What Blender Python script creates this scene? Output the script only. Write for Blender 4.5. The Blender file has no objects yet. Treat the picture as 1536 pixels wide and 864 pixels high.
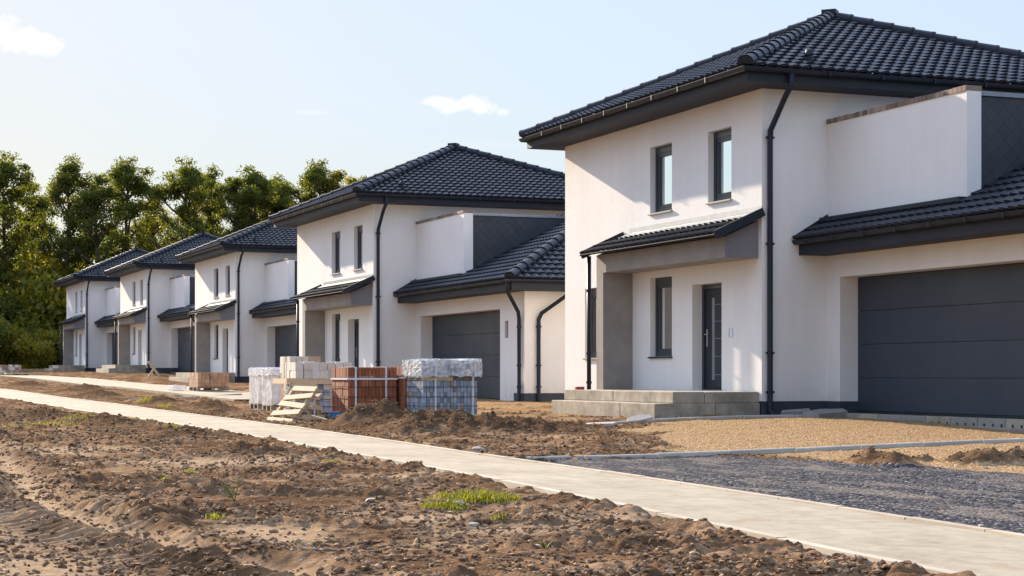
import bpy, bmesh, math, random
import numpy as np
from mathutils import Vector, Matrix
R = math.radians
scene = bpy.context.scene
COL = scene.collection
random.seed(7)

# ------------------------------------------------------------------ camera, world, sun, exposure
YAW = math.atan(1068/2700)
cam = bpy.data.cameras.new('camera')
cam.lens = 36*2700/1536; cam.sensor_width = 36
cam.shift_y = 130/1536
cam.clip_end = 6000; cam.clip_start = .1
camo = bpy.data.objects.new('camera', cam); COL.objects.link(camo)
camo.location = (0, 0, 1.0); camo.rotation_euler = (R(90), 0, -YAW)
scene.camera = camo
scene.render.resolution_x = 1024; scene.render.resolution_y = 576

SUN_AZ, SUN_EL = -8.7, 20.0          # degrees, clockwise from +Y
w = bpy.data.worlds.new('World'); scene.world = w; w.use_nodes = True
nt = w.node_tree; nt.nodes.clear()
N = nt.nodes.new; L = nt.links.new
sky = N('ShaderNodeTexSky'); sky.sky_type = 'NISHITA'; sky.sun_disc = False
sky.sun_elevation = R(SUN_EL); sky.sun_rotation = R(SUN_AZ)
sky.air_density = 1.0; sky.dust_density = 0.5; sky.ozone_density = 1.6; sky.altitude = 100
tc = N('ShaderNodeTexCoord')
def pixdir(px, py):
    v = Vector(((px-768)/2700, 1, -(py-562)/2700))
    v = Matrix.Rotation(-YAW, 3, 'Z') @ v
    return v.normalized()
def vm(op, a=None, b=None, **k):
    n = N('ShaderNodeVectorMath'); n.operation = op
    for i, s in enumerate((a, b)):
        if s is None: continue
        if hasattr(s, 'links'): L(s, n.inputs[i])
        else: n.inputs[i].default_value = s
    return n
def mm(op, a=None, b=None, c=None, clamp=False):
    n = N('ShaderNodeMath'); n.operation = op; n.use_clamp = clamp
    for i, s in enumerate((a, b, c)):
        if s is None: continue
        if hasattr(s, 'links'): L(s, n.inputs[i])
        else: n.inputs[i].default_value = s
    return n.outputs[0]
SKY_M, SKY_FILL = 2.8, 1.4
dirv = vm('NORMALIZE', tc.outputs['Generated']).outputs[0]
noi = N('ShaderNodeTexNoise'); noi.inputs['Scale'].default_value = 60; noi.inputs['Detail'].default_value = 7
noi.inputs['Roughness'].default_value = .62
L(dirv, noi.inputs['Vector'])
total = None
# clouds in the sky: direction, half width and half height in radians
for (px, py, hw, hh, st) in [(48, 64, .020, .0070, .8), (2, 46, .009, .009, .75), (690, 157, .020, .0052, .8), (722, 163, .013, .0045, .7), (650, 153, .010, .0036, .6), (757, 168, .006, .0034, .5), (470, 168, .012, .0016, .16), (760, 218, .04, .003, .06)]:
    d0 = pixdir(px, py)
    right = Vector((0, 0, 1)).cross(d0).normalized(); up = d0.cross(right)
    dd = vm('SUBTRACT', dirv, tuple(d0)).outputs[0]
    a = vm('DOT_PRODUCT', dd, tuple(right/hw)).outputs['Value']
    b = vm('DOT_PRODUCT', dd, tuple(up/hh)).outputs['Value']
    r2 = mm('ADD', mm('MULTIPLY', a, a), mm('MULTIPLY', b, b))
    r = mm('SQRT', r2)
    m = mm('ADD', mm('SUBTRACT', 1.0, r), mm('MULTIPLY', mm('SUBTRACT', noi.outputs['Fac'], .5), 3.0))
    m = mm('MULTIPLY', m, 2.0, clamp=True)
    front = mm('GREATER_THAN', vm('DOT_PRODUCT', dirv, tuple(d0)).outputs['Value'], .9)
    m = mm('MULTIPLY', mm('MULTIPLY', m, front), st)
    total = m if total is None else mm('MAXIMUM', total, m)
mix = N('ShaderNodeMix'); mix.data_type = 'RGBA'
hsv = N('ShaderNodeHueSaturation'); hsv.inputs['Saturation'].default_value = .66
# bright parts of the sky are rolled off; gain added to the unseen upper sky fills shaded walls
lum = vm('DOT_PRODUCT', sky.outputs[0], (.25, .6, .15)).outputs['Value']
gain = mm('DIVIDE', 1.0, mm('ADD', 1.0, mm('DIVIDE', lum, SKY_M)))
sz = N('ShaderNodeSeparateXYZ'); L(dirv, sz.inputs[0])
sky_fill = mm('ADD', 1.0, mm('MULTIPLY', mm('MULTIPLY', mm('SUBTRACT', sz.outputs[2], .3), 2.5, clamp=True), SKY_FILL))
sc_ = vm('SCALE', sky.outputs[0]); L(mm('MULTIPLY', gain, sky_fill), sc_.inputs['Scale'])
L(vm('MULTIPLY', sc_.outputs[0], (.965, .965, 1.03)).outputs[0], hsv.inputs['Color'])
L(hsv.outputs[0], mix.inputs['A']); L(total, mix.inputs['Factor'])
mix.inputs['B'].default_value = (2.8, 2.75, 2.68, 1)
bg = N('ShaderNodeBackground'); bg.inputs['Strength'].default_value = .15
SKYC = mix
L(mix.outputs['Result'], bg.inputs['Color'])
wo = N('ShaderNodeOutputWorld'); L(bg.outputs[0], wo.inputs['Surface'])

sd = Vector((math.sin(R(SUN_AZ))*math.cos(R(SUN_EL)), math.cos(R(SUN_AZ))*math.cos(R(SUN_EL)), math.sin(R(SUN_EL))))
sl = bpy.data.lights.new('sun', 'SUN'); sl.energy = 4.5; sl.angle = R(.5); sl.color = (1, .84, .64)
slo = bpy.data.objects.new('sun', sl); COL.objects.link(slo)
slo.rotation_euler = sd.to_track_quat('Z', 'Y').to_euler(); slo.location = (0, 60, 60)

vs = scene.view_settings
vs.view_transform = 'Standard'; vs.look = 'None'; vs.exposure = 1.45; vs.gamma = 1; vs.use_curve_mapping = False

# ------------------------------------------------------------------ materials
def mat(name, color=(.5, .5, .5), rough=.6, metal=0, spec=None):
    m = bpy.data.materials.new(name); m.use_nodes = True
    b = m.node_tree.nodes['Principled BSDF']
    b.inputs['Base Color'].default_value = (*color, 1); b.inputs['Roughness'].default_value = rough
    b.inputs['Metallic'].default_value = metal
    if spec is not None: b.inputs['Specular IOR Level'].default_value = spec
    return m
class G:
    """small helper to write node graphs"""
    def __init__(s, m): s.t = m.node_tree; s.b = s.t.nodes.get('Principled BSDF')
    def n(s, ty, **k):
        n = s.t.nodes.new(ty)
        for a, v in k.items(): setattr(n, a, v)
        return n
    def l(s, a, b): s.t.links.new(a, b)
    def co(s, scale=(1, 1, 1), kind='Object'):
        c = s.n('ShaderNodeTexCoord'); mp = s.n('ShaderNodeMapping'); mp.inputs['Scale'].default_value = scale
        s.l(c.outputs[kind], mp.inputs['Vector']); return mp.outputs[0]
    def noise(s, vec, scale, detail=5, rough=.6, dist=0):
        n = s.n('ShaderNodeTexNoise'); s.l(vec, n.inputs['Vector'])
        n.inputs['Scale'].default_value = scale; n.inputs['Detail'].default_value = detail
        n.inputs['Roughness'].default_value = rough; n.inputs['Distortion'].default_value = dist
        return n.outputs['Fac']
    def ramp(s, fac, stops):
        n = s.n('ShaderNodeValToRGB'); s.l(fac, n.inputs['Fac']); e = n.color_ramp.elements
        while len(e) < len(stops): e.new(.5)
        for i, (p, c) in enumerate(stops):
            e[i].position = p; e[i].color = (*c, 1) if isinstance(c, tuple) else (c, c, c, 1)
        return n.outputs['Color']
    def mixc(s, fac, a, b, bt='MIX'):
        n = s.n('ShaderNodeMix', data_type='RGBA', blend_type=bt)
        for inp, v in (('Factor', fac), ('A', a), ('B', b)):
            i = n.inputs[inp]
            if inp != 'Factor': i = [x for x in n.inputs if x.name == inp and x.type == 'RGBA'][0]
            if hasattr(v, 'links'): s.l(v, i)
            elif inp == 'Factor': i.default_value = v
            else: i.default_value = (*v, 1)
        return [o for o in n.outputs if o.type == 'RGBA'][0]
    def math(s, op, a, b=0, clamp=False):
        n = s.n('ShaderNodeMath', operation=op, use_clamp=clamp)
        for i, v in enumerate((a, b)):
            if hasattr(v, 'links'): s.l(v, n.inputs[i])
            else: n.inputs[i].default_value = v
        return n.outputs[0]
    def bump(s, h, strength=.3, dist=.01, prev=None):
        n = s.n('ShaderNodeBump'); s.l(h, n.inputs['Height'])
        n.inputs['Strength'].default_value = strength; n.inputs['Distance'].default_value = dist
        if prev: s.l(prev, n.inputs['Normal'])
        s.l(n.outputs[0], s.b.inputs['Normal']); return n.outputs[0]
    def col(s, c): s.l(c, s.b.inputs['Base Color'])
    def rgh(s, c): s.l(c, s.b.inputs['Roughness'])
    def island(s): return s.n('ShaderNodeNewGeometry').outputs['Random Per Island']

M = {}
def noisy(name, c1, c2, scale=3, rough=.8, bump=.2, bscale=60, bdist=.01, island=0, stretch=(1, 1, 1), spec=None, metal=0):
    m = mat(name, c1, rough, metal, spec); g = G(m); v = g.co(stretch)
    f = g.noise(v, scale, 6, .65)
    f = g.ramp(f, [(.3, 0.), (.7, 1.)])
    c = g.mixc(f, c1, c2)
    if island:
        k = g.ramp(g.island(), [(0, 1-island), (1, 1+island)])
        c = g.mixc(1.0, c, k, 'MULTIPLY')
    g.col(c)
    if bump: g.bump(g.noise(v, bscale, 4, .6), bump, bdist)
    M[name] = m; return m
# stucco with faint streaks and patches
m = mat('stucco', (.78, .74, .7), .9, 0, .25); g = G(m); v = g.co()
a = g.noise(v, .7, 5, .6); b = g.noise(g.co((3.5, 3.5, .25)), 1.2, 4, .6)
f = g.math('ADD', g.math('MULTIPLY', a, .6), g.math('MULTIPLY', b, .4))
cs = g.ramp(f, [(.33, (.765, .74, .715)), (.67, (.84, .82, .80))])
so = g.n('ShaderNodeSeparateXYZ'); c9 = g.n('ShaderNodeTexCoord'); g.l(c9.outputs['Object'], so.inputs[0])
low = g.math('SUBTRACT', 1.0, g.math('DIVIDE', g.math('SUBTRACT', so.outputs[2], .25), .55), True)
spl = g.math('MULTIPLY', g.math('MULTIPLY', low, low), g.ramp(g.noise(v, 7, 6, .75), [(.4, 0.), (.65, 1.)]), True)
g.col(g.mixc(g.math('MULTIPLY', spl, .45), cs, (.50, .40, .30)))
fine = g.noise(v, 150, 3, .7); fine2 = g.noise(v, 9, 3, .5)
bn = g.bump(fine2, .25, .012); g.bump(fine, .3, .006, bn); M['stucco'] = m
noisy('render_grey', (.25, .225, .21), (.33, .30, .275), 2.5, .92, .3, 120, .005)
noisy('render_dark', (.17, .165, .175), (.2, .19, .2), 2.0, .9, .25, 120, .005)
noisy('base_coat', (.42, .40, .39), (.5, .47, .45), 4, .9, .3, 100, .004)
noisy('plinth', (.035, .042, .06), (.05, .058, .078), 6, .75, .3, 160, .006)
noisy('anthracite', (.011, .016, .026), (.018, .023, .034), 2, .5, .03, 10, .003, spec=.3)
noisy('fascia', (.018, .022, .032), (.026, .030, .042), 1.5, .6, .05, 6, .004, spec=.25)
noisy('dull_dark', (.02, .02, .024), (.03, .03, .035), 3, .8, 0, spec=.05)
noisy('pvc', (.020, .028, .04), (.026, .034, .046), 3, .38, .0)
m = mat('garage_door', (.035, .042, .055), .5); g = G(m); v = g.co((.4, .4, 14))
f = g.noise(v, 5, 6, .7); f2 = g.noise(g.co((.5, .5, .5)), 1.2, 3)
g.col(g.mixc(f, (.014, .022, .038), (.044, .056, .078))); g.rgh(g.ramp(f2, [(.3, .42), (.7, .6)]))
g.bump(f, .5, .004); M['garage_door'] = m
# roof tiles
m = mat('roof_tile', (.02, .022, .028), .34, 0, .32); g = G(m); v = g.co()
f = g.noise(v, .9, 5, .7); ff = g.noise(v, 30, 3, .6)
bw = g.n('ShaderNodeTexWhiteNoise', noise_dimensions='3D')
sn = g.n('ShaderNodeVectorMath', operation='SNAP'); g.l(v, sn.inputs[0]); sn.inputs[1].default_value = (.3, .33, 5)
g.l(sn.outputs[0], bw.inputs['Vector'])
c = g.mixc(f, (.007, .010, .018), (.016, .020, .030))
g.col(g.mixc(.5, c, g.mixc(bw.outputs['Value'], (.007, .009, .016), (.018, .022, .034))))
g.rgh(g.ramp(f, [(.3, .36), (.75, .56)])); g.bump(ff, .15, .003); M['roof_tile'] = m
noisy('zinc', (.20, .23, .27), (.27, .30, .34), 3, .5, .08, 20, .004, metal=.7)
# diamond slate cladding
m = mat('slate', (.03, .034, .042), .5); g = G(m); c0 = g.n('ShaderNodeTexCoord'); sp = g.n('ShaderNodeSeparateXYZ')
g.l(c0.outputs['Object'], sp.inputs[0]); x = sp.outputs[0]; z = sp.outputs[2]
s1 = g.math('DIVIDE', g.math('ADD', x, z), .27); s2 = g.math('DIVIDE', g.math('SUBTRACT', x, z), .27)
f1 = g.math('FRACT', s1); f2 = g.math('FRACT', s2)
e1 = g.math('LESS_THAN', f1, .05); e2 = g.math('GREATER_THAN', f2, .95)
edge = g.math('MAXIMUM', e1, e2)
cb = g.n('ShaderNodeCombineXYZ'); g.l(g.math('FLOOR', s1), cb.inputs[0]); g.l(g.math('FLOOR', s2), cb.inputs[1])
wn = g.n('ShaderNodeTexWhiteNoise'); g.l(cb.outputs[0], wn.inputs['Vector'])
cc = g.mixc(wn.outputs['Value'], (.014, .019, .028), (.022, .027, .037))
g.col(g.mixc(edge, cc, (.008, .009, .012)))
h = g.math('ADD', g.math('SUBTRACT', f2, f1), g.math('MULTIPLY', edge, -1.0)); g.bump(h, .6, .02); M['slate'] = m
noisy('concrete', (.19, .165, .13), (.46, .40, .31), 2.6, .9, .6, 35, .015)
noisy('concrete_dark', (.20, .19, .175), (.31, .29, .26), 3, .92, .5, 45, .012)
noisy('coping_brick', (.20, .13, .09), (.27, .22, .18), 9, .9, .4, 60, .01, island=.45)
noisy('wood', (.52, .38, .22), (.66, .50, .32), 6, .75, .3, 30, .005, island=.2, stretch=(1, 1, 5))
noisy('wood_grey', (.25, .19, .13), (.36, .28, .2), 6, .85, .3, 30, .005, island=.2)
noisy('brick_red', (.23, .07, .032), (.34, .125, .062), 5, .9, .3, 60, .005, island=.28)
noisy('brick_tan', (.36, .20, .12), (.44, .27, .17), 5, .9, .3, 60, .005, island=.25)
noisy('brick_pale', (.55, .50, .43), (.68, .63, .56), 5, .9, .3, 60, .005, island=.18)
noisy('brick_blue', (.20, .245, .31), (.33, .37, .42), 6, .85, .3, 60, .005, island=.35)
noisy('brick_rust', (.30, .17, .10), (.38, .3, .25), 5, .9, .3, 60, .005, island=.3)
noisy('strap', (.62, .63, .66), (.72, .73, .75), 5, .4, .0)
noisy('strap_dark', (.03, .03, .04), (.05, .05, .06), 5, .5, .0)
noisy('plastic_blue', (.03, .17, .42), (.05, .22, .5), 5, .4, .0)
noisy('plastic_red', (.45, .05, .04), (.5, .08, .06), 5, .5, .0)
noisy('metal', (.6, .6, .6), (.66, .66, .66), 4, .25, .0, metal=1)
noisy('curtain_dark', (.045, .042, .04), (.07, .066, .06), 1.2, .9, .3, 14, .03, stretch=(1, 8, .2))
noisy('curtain_light', (.50, .55, .56), (.62, .66, .66), 1.2, .9, .3, 10, .03, stretch=(1, 8, .2))
noisy('number', (.52, .57, .66), (.58, .62, .70), 8, .6, 0)
noisy('bark', (.055, .043, .032), (.10, .082, .062), 3, .95, .6, 16, .03)
noisy('stone_grey', (.22, .20, .18), (.36, .33, .29), 5, .9, .5, 30, .02, island=.3)
noisy('hole', (.02, .02, .02), (.03, .03, .03), 5, .9, 0)
# white shrink film and window glass
def glassy(name, tint, fac, rough, ior=1.5, c=(1, 1, 1)):
    m = bpy.data.materials.new(name); m.use_nodes = True; t = m.node_tree; t.nodes.clear()
    o = t.nodes.new('ShaderNodeOutputMaterial'); mx = t.nodes.new('ShaderNodeMixShader')
    tr = t.nodes.new('ShaderNodeBsdfTransparent'); tr.inputs[0].default_value = (*tint, 1)
    p = t.nodes.new('ShaderNodeBsdfGlossy'); p.inputs['Roughness'].default_value = rough; p.inputs['Color'].default_value = (*c, 1)
    fr = t.nodes.new('ShaderNodeFresnel'); fr.inputs['IOR'].default_value = ior
    ad = t.nodes.new('ShaderNodeMath'); ad.operation = 'ADD'; ad.use_clamp = True; ad.inputs[1].default_value = fac
    t.links.new(fr.outputs[0], ad.inputs[0]); t.links.new(ad.outputs[0], mx.inputs[0])
    t.links.new(tr.outputs[0], mx.inputs[1]); t.links.new(p.outputs[0], mx.inputs[2]); t.links.new(mx.outputs[0], o.inputs[0])
    M[name] = m; return m
glassy('glass', (.8, .86, .88), .05, .01)
glassy('glass_bright', (.8, .86, .88), .80, .015, c=(.80, .92, .96))
m = bpy.data.materials.new('film'); m.use_nodes = True; t = m.node_tree; t.nodes.clear()
o = t.nodes.new('ShaderNodeOutputMaterial'); mx = t.nodes.new('ShaderNodeMixShader'); tr = t.nodes.new('ShaderNodeBsdfTransparent')
pb = t.nodes.new('ShaderNodeBsdfPrincipled'); pb.inputs['Base Color'].default_value = (.85, .85, .86, 1); pb.inputs['Roughness'].default_value = .3
nz = t.nodes.new('ShaderNodeTexNoise'); nz.inputs['Scale'].default_value = 13; nz.inputs['Detail'].default_value = 6
cr = t.nodes.new('ShaderNodeMapRange'); cr.inputs[1].default_value = .3; cr.inputs[2].default_value = .7; cr.inputs[3].default_value = .10; cr.inputs[4].default_value = .75
bu = t.nodes.new('ShaderNodeBump'); bu.inputs['Strength'].default_value = .8; bu.inputs['Distance'].default_value = .02
tc2 = t.nodes.new('ShaderNodeTexCoord'); t.links.new(tc2.outputs['Object'], nz.inputs['Vector'])
t.links.new(nz.outputs[0], cr.inputs[0]); t.links.new(cr.outputs[0], mx.inputs[0]); t.links.new(nz.outputs[0], bu.inputs['Height']); t.links.new(bu.outputs[0], pb.inputs['Normal'])
t.links.new(tr.outputs[0], mx.inputs[1]); t.links.new(pb.outputs[0], mx.inputs[2]); t.links.new(mx.outputs[0], o.inputs[0]); M['film'] = m
m = bpy.data.materials.new('film_white'); m.use_nodes = True; t = m.node_tree; t.nodes.clear()
o = t.nodes.new('ShaderNodeOutputMaterial'); mx = t.nodes.new('ShaderNodeMixShader'); tr = t.nodes.new('ShaderNodeBsdfTransparent')
pb = t.nodes.new('ShaderNodeBsdfPrincipled'); pb.inputs['Base Color'].default_value = (.85, .85, .86, 1); pb.inputs['Roughness'].default_value = .3
nz = t.nodes.new('ShaderNodeTexNoise'); nz.inputs['Scale'].default_value = 4; nz.inputs['Detail'].default_value = 6
cr = t.nodes.new('ShaderNodeMapRange'); cr.inputs[1].default_value = .3; cr.inputs[2].default_value = .7; cr.inputs[3].default_value = .35; cr.inputs[4].default_value = .97
bu = t.nodes.new('ShaderNodeBump'); bu.inputs['Strength'].default_value = .4; bu.inputs['Distance'].default_value = .02
tc2 = t.nodes.new('ShaderNodeTexCoord'); t.links.new(tc2.outputs['Object'], nz.inputs['Vector'])
t.links.new(nz.outputs[0], cr.inputs[0]); t.links.new(cr.outputs[0], mx.inputs[0]); t.links.new(nz.outputs[0], bu.inputs['Height']); t.links.new(bu.outputs[0], pb.inputs['Normal'])
t.links.new(tr.outputs[0], mx.inputs[1]); t.links.new(pb.outputs[0], mx.inputs[2]); t.links.new(mx.outputs[0], o.inputs[0]); M['film_white'] = m

# leaves: translucent
def leafmat(name, c1, c2, c3):
    m = bpy.data.materials.new(name); m.use_nodes = True; g = G(m); t = m.node_tree
    b = g.b; b.inputs['Roughness'].default_value = .55; b.inputs['Specular IOR Level'].default_value = .3
    c = g.ramp(g.island(), [(0, c1), (.55, c2), (1, c3)])
    v = g.co(); f = g.noise(v, .25, 3)
    c = g.mixc(g.math('MULTIPLY', g.ramp(f, [(.4, 0.), (.7, 1.)]), .5), c, c3)
    g.col(c)
    tl = t.nodes.new('ShaderNodeBsdfTranslucent'); mxs = t.nodes.new('ShaderNodeMixShader'); mxs.inputs[0].default_value = .5
    cc = g.mixc(1.0, c, (1.85, 1.7, .5), 'MULTIPLY'); g.l(cc, tl.inputs[0])
    o = t.nodes['Material Output']; g.l(b.outputs[0], mxs.inputs[1]); g.l(tl.outputs[0], mxs.inputs[2]); g.l(mxs.outputs[0], o.inputs[0])
    M[name] = m
leafmat('leaf', (.042, .070, .017), (.078, .105, .024), (.16, .155, .03))
leafmat('leaf_yellow', (.09, .11, .018), (.17, .17, .025), (.26, .21, .03))
leafmat('grass_leaf', (.06, .085, .014), (.11, .13, .02), (.20, .19, .04))

# ------------------------------------------------------------------ ground materials
def soil(name, dark, mid, light, attr):
    m = mat(name, mid, 1.0, 0, 0.0); g = G(m); v = g.co()
    n1 = g.noise(v, 1.1, 8, .65, .3); n2 = g.noise(v, 7, 6, .7); n3 = g.noise(v, 40, 4, .7)
    f = g.math('ADD', g.math('MULTIPLY', n1, .55), g.math('ADD', g.math('MULTIPLY', n2, .3), g.math('MULTIPLY', n3, .2)))
    c = g.ramp(f, [(.41, dark), (.52, mid), (.63, light)])
    if attr:
        at = g.n('ShaderNodeAttribute', attribute_name='kind')
        sp = g.n('ShaderNodeSeparateColor'); g.l(at.outputs['Color'], sp.inputs[0])
        dry = g.mixc(g.ramp(n2, [(.35, 0.), (.65, 1.)]), (.36, .25, .155), (.52, .38, .25))
        c = g.mixc(sp.outputs[0], c, dry)
        sand = g.mixc(g.ramp(n2, [(.35, 0.), (.65, 1.)]), (.30, .19, .095), (.41, .27, .145))
        c = g.mixc(sp.outputs[1], c, sand)
        dk = g.mixc(g.ramp(n2, [(.35, 0.), (.65, 1.)]), (.062, .038, .022), (.115, .072, .043))
        c = g.mixc(sp.outputs[2], c, dk)
    # scattered pale grit
    vo = g.n('ShaderNodeTexVoronoi'); g.l(v, vo.inputs['Vector']); vo.inputs['Scale'].default_value = 24
    grit = g.math('MULTIPLY', g.math('LESS_THAN', vo.outputs['Distance'], .22), g.math('GREATER_THAN', g.n('ShaderNodeSeparateColor').outputs[0], 2))
    sc = g.n('ShaderNodeSeparateColor'); g.l(vo.outputs['Color'], sc.inputs[0])
    grit = g.math('MULTIPLY', g.math('LESS_THAN', vo.outputs['Distance'], .25), g.math('GREATER_THAN', sc.outputs[0], .9))
    c = g.mixc(grit, c, (.45, .38, .3)); g.col(c)
    b1 = g.bump(n2, .7, .05); b2 = g.bump(n3, .8, .02, b1)
    g.bump(g.noise(v, 130, 3, .7), .6, .008, b2); M[name] = m
soil('soil', (.080, .046, .026), (.19, .113, .064), (.41, .275, .165), True)
m = mat('pavement', (.5, .44, .36), .95, 0, .08); g = G(m); v = g.co()
n1 = g.noise(v, .8, 7, .65); n2 = g.noise(v, 6, 7, .72); n3 = g.noise(v, 90, 3, .7); ns = g.noise(g.co((2.5, .5, 1)), 2.2, 5, .65)
f = g.math('ADD', g.math('MULTIPLY', n1, .35), g.math('ADD', g.math('MULTIPLY', n2, .4), g.math('MULTIPLY', ns, .25)))
c = g.ramp(f, [(.34, (.19, .165, .125)), (.46, (.31, .272, .21)), (.60, (.41, .365, .285))])
c = g.mixc(g.ramp(n3, [(.3, .35), (.5, 0.)]), c, (.3, .25, .2))
mud = g.noise(g.co((1, .6, 1)), 1.7, 8, .75, .8); g.col(g.mixc(g.ramp(mud, [(.56, 0.), (.66, .6)]), c, (.26, .185, .12)))
b1 = g.bump(n2, .3, .012); g.bump(n3, .35, .004, b1); M['pavement'] = m
noisy('kerb', (.36, .33, .29), (.50, .46, .41), 2, .85, .3, 60, .006, island=.08)
noisy('kerb_pave', (.30, .25, .19), (.47, .41, .33), 2, .85, .3, 60, .006, island=.08)
def gravelmat(name, stops, sc=38, patch=None, bd=.02):
    m = mat(name, stops[1][1], .95, 0, .03); g = G(m); v = g.co()
    vo = g.n('ShaderNodeTexVoronoi'); g.l(v, vo.inputs['Vector']); vo.inputs['Scale'].default_value = sc
    sc1 = g.n('ShaderNodeSeparateColor'); g.l(vo.outputs['Color'], sc1.inputs[0])
    c = g.ramp(sc1.outputs[0], stops)
    if patch:
        f = g.noise(g.co((1.6, .45, 1)), 1.3, 7, .7, .6)
        c = g.mixc(g.ramp(f, [(.50, 0.), (.60, .8)]), c, patch)
    g.col(c)
    n2 = g.noise(v, 9, 5, .7)
    b1 = g.bump(n2, .5, .03); g.bump(g.math('SUBTRACT', 1, vo.outputs['Distance']), .9, bd, b1); M[name] = m
gravelmat('asphalt_gravel', [(0, (.018, .020, .027)), (.5, (.045, .047, .058)), (.8, (.085, .085, .095)), (1, (.24, .22, .21))], 34, (.19, .165, .14))
gravelmat('sand_gravel', [(0, (.19, .115, .056)), (.5, (.31, .20, .105)), (1, (.47, .33, .19))], 42, None, .02)
gravelmat('clod_dark', [(0, (.10, .060, .034)), (.5, (.20, .122, .072)), (1, (.44, .30, .185))], 30)

# ------------------------------------------------------------------ mesh helpers
class MB:
    def __init__(s): s.v = []; s.f = []
    def quad(s, a, b, c, d):
        i = len(s.v); s.v += [a, b, c, d]; s.f.append((i, i+1, i+2, i+3))
    def poly(s, pts):
        i = len(s.v); s.v += list(pts); s.f.append(tuple(range(i, i+len(pts))))
    def box(s, x0, x1, y0, y1, z0, z1):
        i = len(s.v)
        s.v += [(x0, y0, z0), (x1, y0, z0), (x1, y1, z0), (x0, y1, z0), (x0, y0, z1), (x1, y0, z1), (x1, y1, z1), (x0, y1, z1)]
        for q in ((0, 3, 2, 1), (4, 5, 6, 7), (0, 1, 5, 4), (1, 2, 6, 5), (2, 3, 7, 6), (3, 0, 4, 7)): s.f.append(tuple(i+k for k in q))
        return s
    def obox(s, c, size, rot):
        """box with centre c, full size and a rotation matrix"""
        i = len(s.v); hx, hy, hz = (k/2 for k in size)
        for (a, b, d) in ((-1, -1, -1), (1, -1, -1), (1, 1, -1), (-1, 1, -1), (-1, -1, 1), (1, -1, 1), (1, 1, 1), (-1, 1, 1)):
            s.v.append(tuple(Vector(c) + rot @ Vector((a*hx, b*hy, d*hz))))
        for q in ((0, 3, 2, 1), (4, 5, 6, 7), (0, 1, 5, 4), (1, 2, 6, 5), (2, 3, 7, 6), (3, 0, 4, 7)): s.f.append(tuple(i+k for k in q))
        return s
    def tube(s, pts, r, n=10, r1=None, cap=True):
        pts = [Vector(p) for p in pts]; rings = []
        prev = None
        for k, p in enumerate(pts):
            if k == 0: d = pts[1]-p
            elif k == len(pts)-1: d = p-pts[k-1]
            else: d = (pts[k+1]-p).normalized() + (p-pts[k-1]).normalized()
            d.normalize()
            ref = prev if prev is not None else (Vector((1, 0, 0)) if abs(d.x) < .9 else Vector((0, 1, 0)))
            u = (ref - d*ref.dot(d)).normalized(); prev = u; v = d.cross(u)
            rr = r if r1 is None else r+(r1-r)*k/(len(pts)-1)
            if 0 < k < len(pts)-1:
                c = (pts[k+1]-p).normalized().dot((p-pts[k-1]).normalized()); rr /= max(.7, math.sqrt((1+c)/2))
            i = len(s.v); rings.append(i)
            for j in range(n):
                a = 2*math.pi*j/n; s.v.append(tuple(p+u*math.cos(a)*rr+v*math.sin(a)*rr))
        for a, b in zip(rings, rings[1:]):
            for j in range(n): s.f.append((a+j, a+(j+1) % n, b+(j+1) % n, b+j))
        if cap:
            s.f.append(tuple(rings[0]+j for j in reversed(range(n)))); s.f.append(tuple(rings[-1]+j for j in range(n)))
        return s
    def sweep(s, path, prof, closed=False):
        """axis-like 2D path (counter-clockwise = outside on the right), closed profile [(offset outwards, z)]"""
        P = [Vector(p) for p in path]; n = len(P); rings = []
        for k in range(n):
            def nrm(a, b):
                d = (b-a).normalized(); return Vector((d.y, -d.x))
            if closed or 0 < k < n-1:
                n1 = nrm(P[k-1], P[k]); n2 = nrm(P[k], P[(k+1) % n]); m_ = (n1+n2); m_ = m_/(1+n1.dot(n2))
            elif k == 0: m_ = nrm(P[0], P[1])
            else: m_ = nrm(P[-2], P[-1])
            i = len(s.v); rings.append(i)
            for (o, z) in prof: s.v.append((P[k].x+m_.x*o, P[k].y+m_.y*o, z))
        c = len(prof); pr = list(zip(rings, rings[1:])) + ([(rings[-1], rings[0])] if closed else [])
        for a, b in pr:
            for j in range(c): s.f.append((a+j, b+j, b+(j+1) % c, a+(j+1) % c))
        if not closed:
            s.f.append(tuple(rings[0]+j for j in range(c))); s.f.append(tuple(rings[-1]+j for j in reversed(range(c))))
        return s
    def build(s, name, material, parent=None, bevel=0, smooth=False, loc=None):
        me = bpy.data.meshes.new(name); me.from_pydata([tuple(p) for p in s.v], [], s.f); me.update()
        if bevel or smooth is not None:
            bm = bmesh.new(); bm.from_mesh(me)
            bmesh.ops.recalc_face_normals(bm, faces=bm.faces) if bevel or smooth else None
            if bevel:
                bmesh.ops.remove_doubles(bm, verts=bm.verts, dist=1e-5)
                bmesh.ops.bevel(bm, geom=bm.edges[:], offset=bevel, segments=2, affect='EDGES', profile=.6)
            bm.to_mesh(me); bm.free()
        if smooth: me.polygons.foreach_set('use_smooth', [True]*len(me.polygons))
        me.materials.append(M[material] if isinstance(material, str) else material)
        o = bpy.data.objects.new(name, me); COL.objects.link(o)
        if parent: o.parent = parent
        if loc: o.location = loc
        return o
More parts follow.
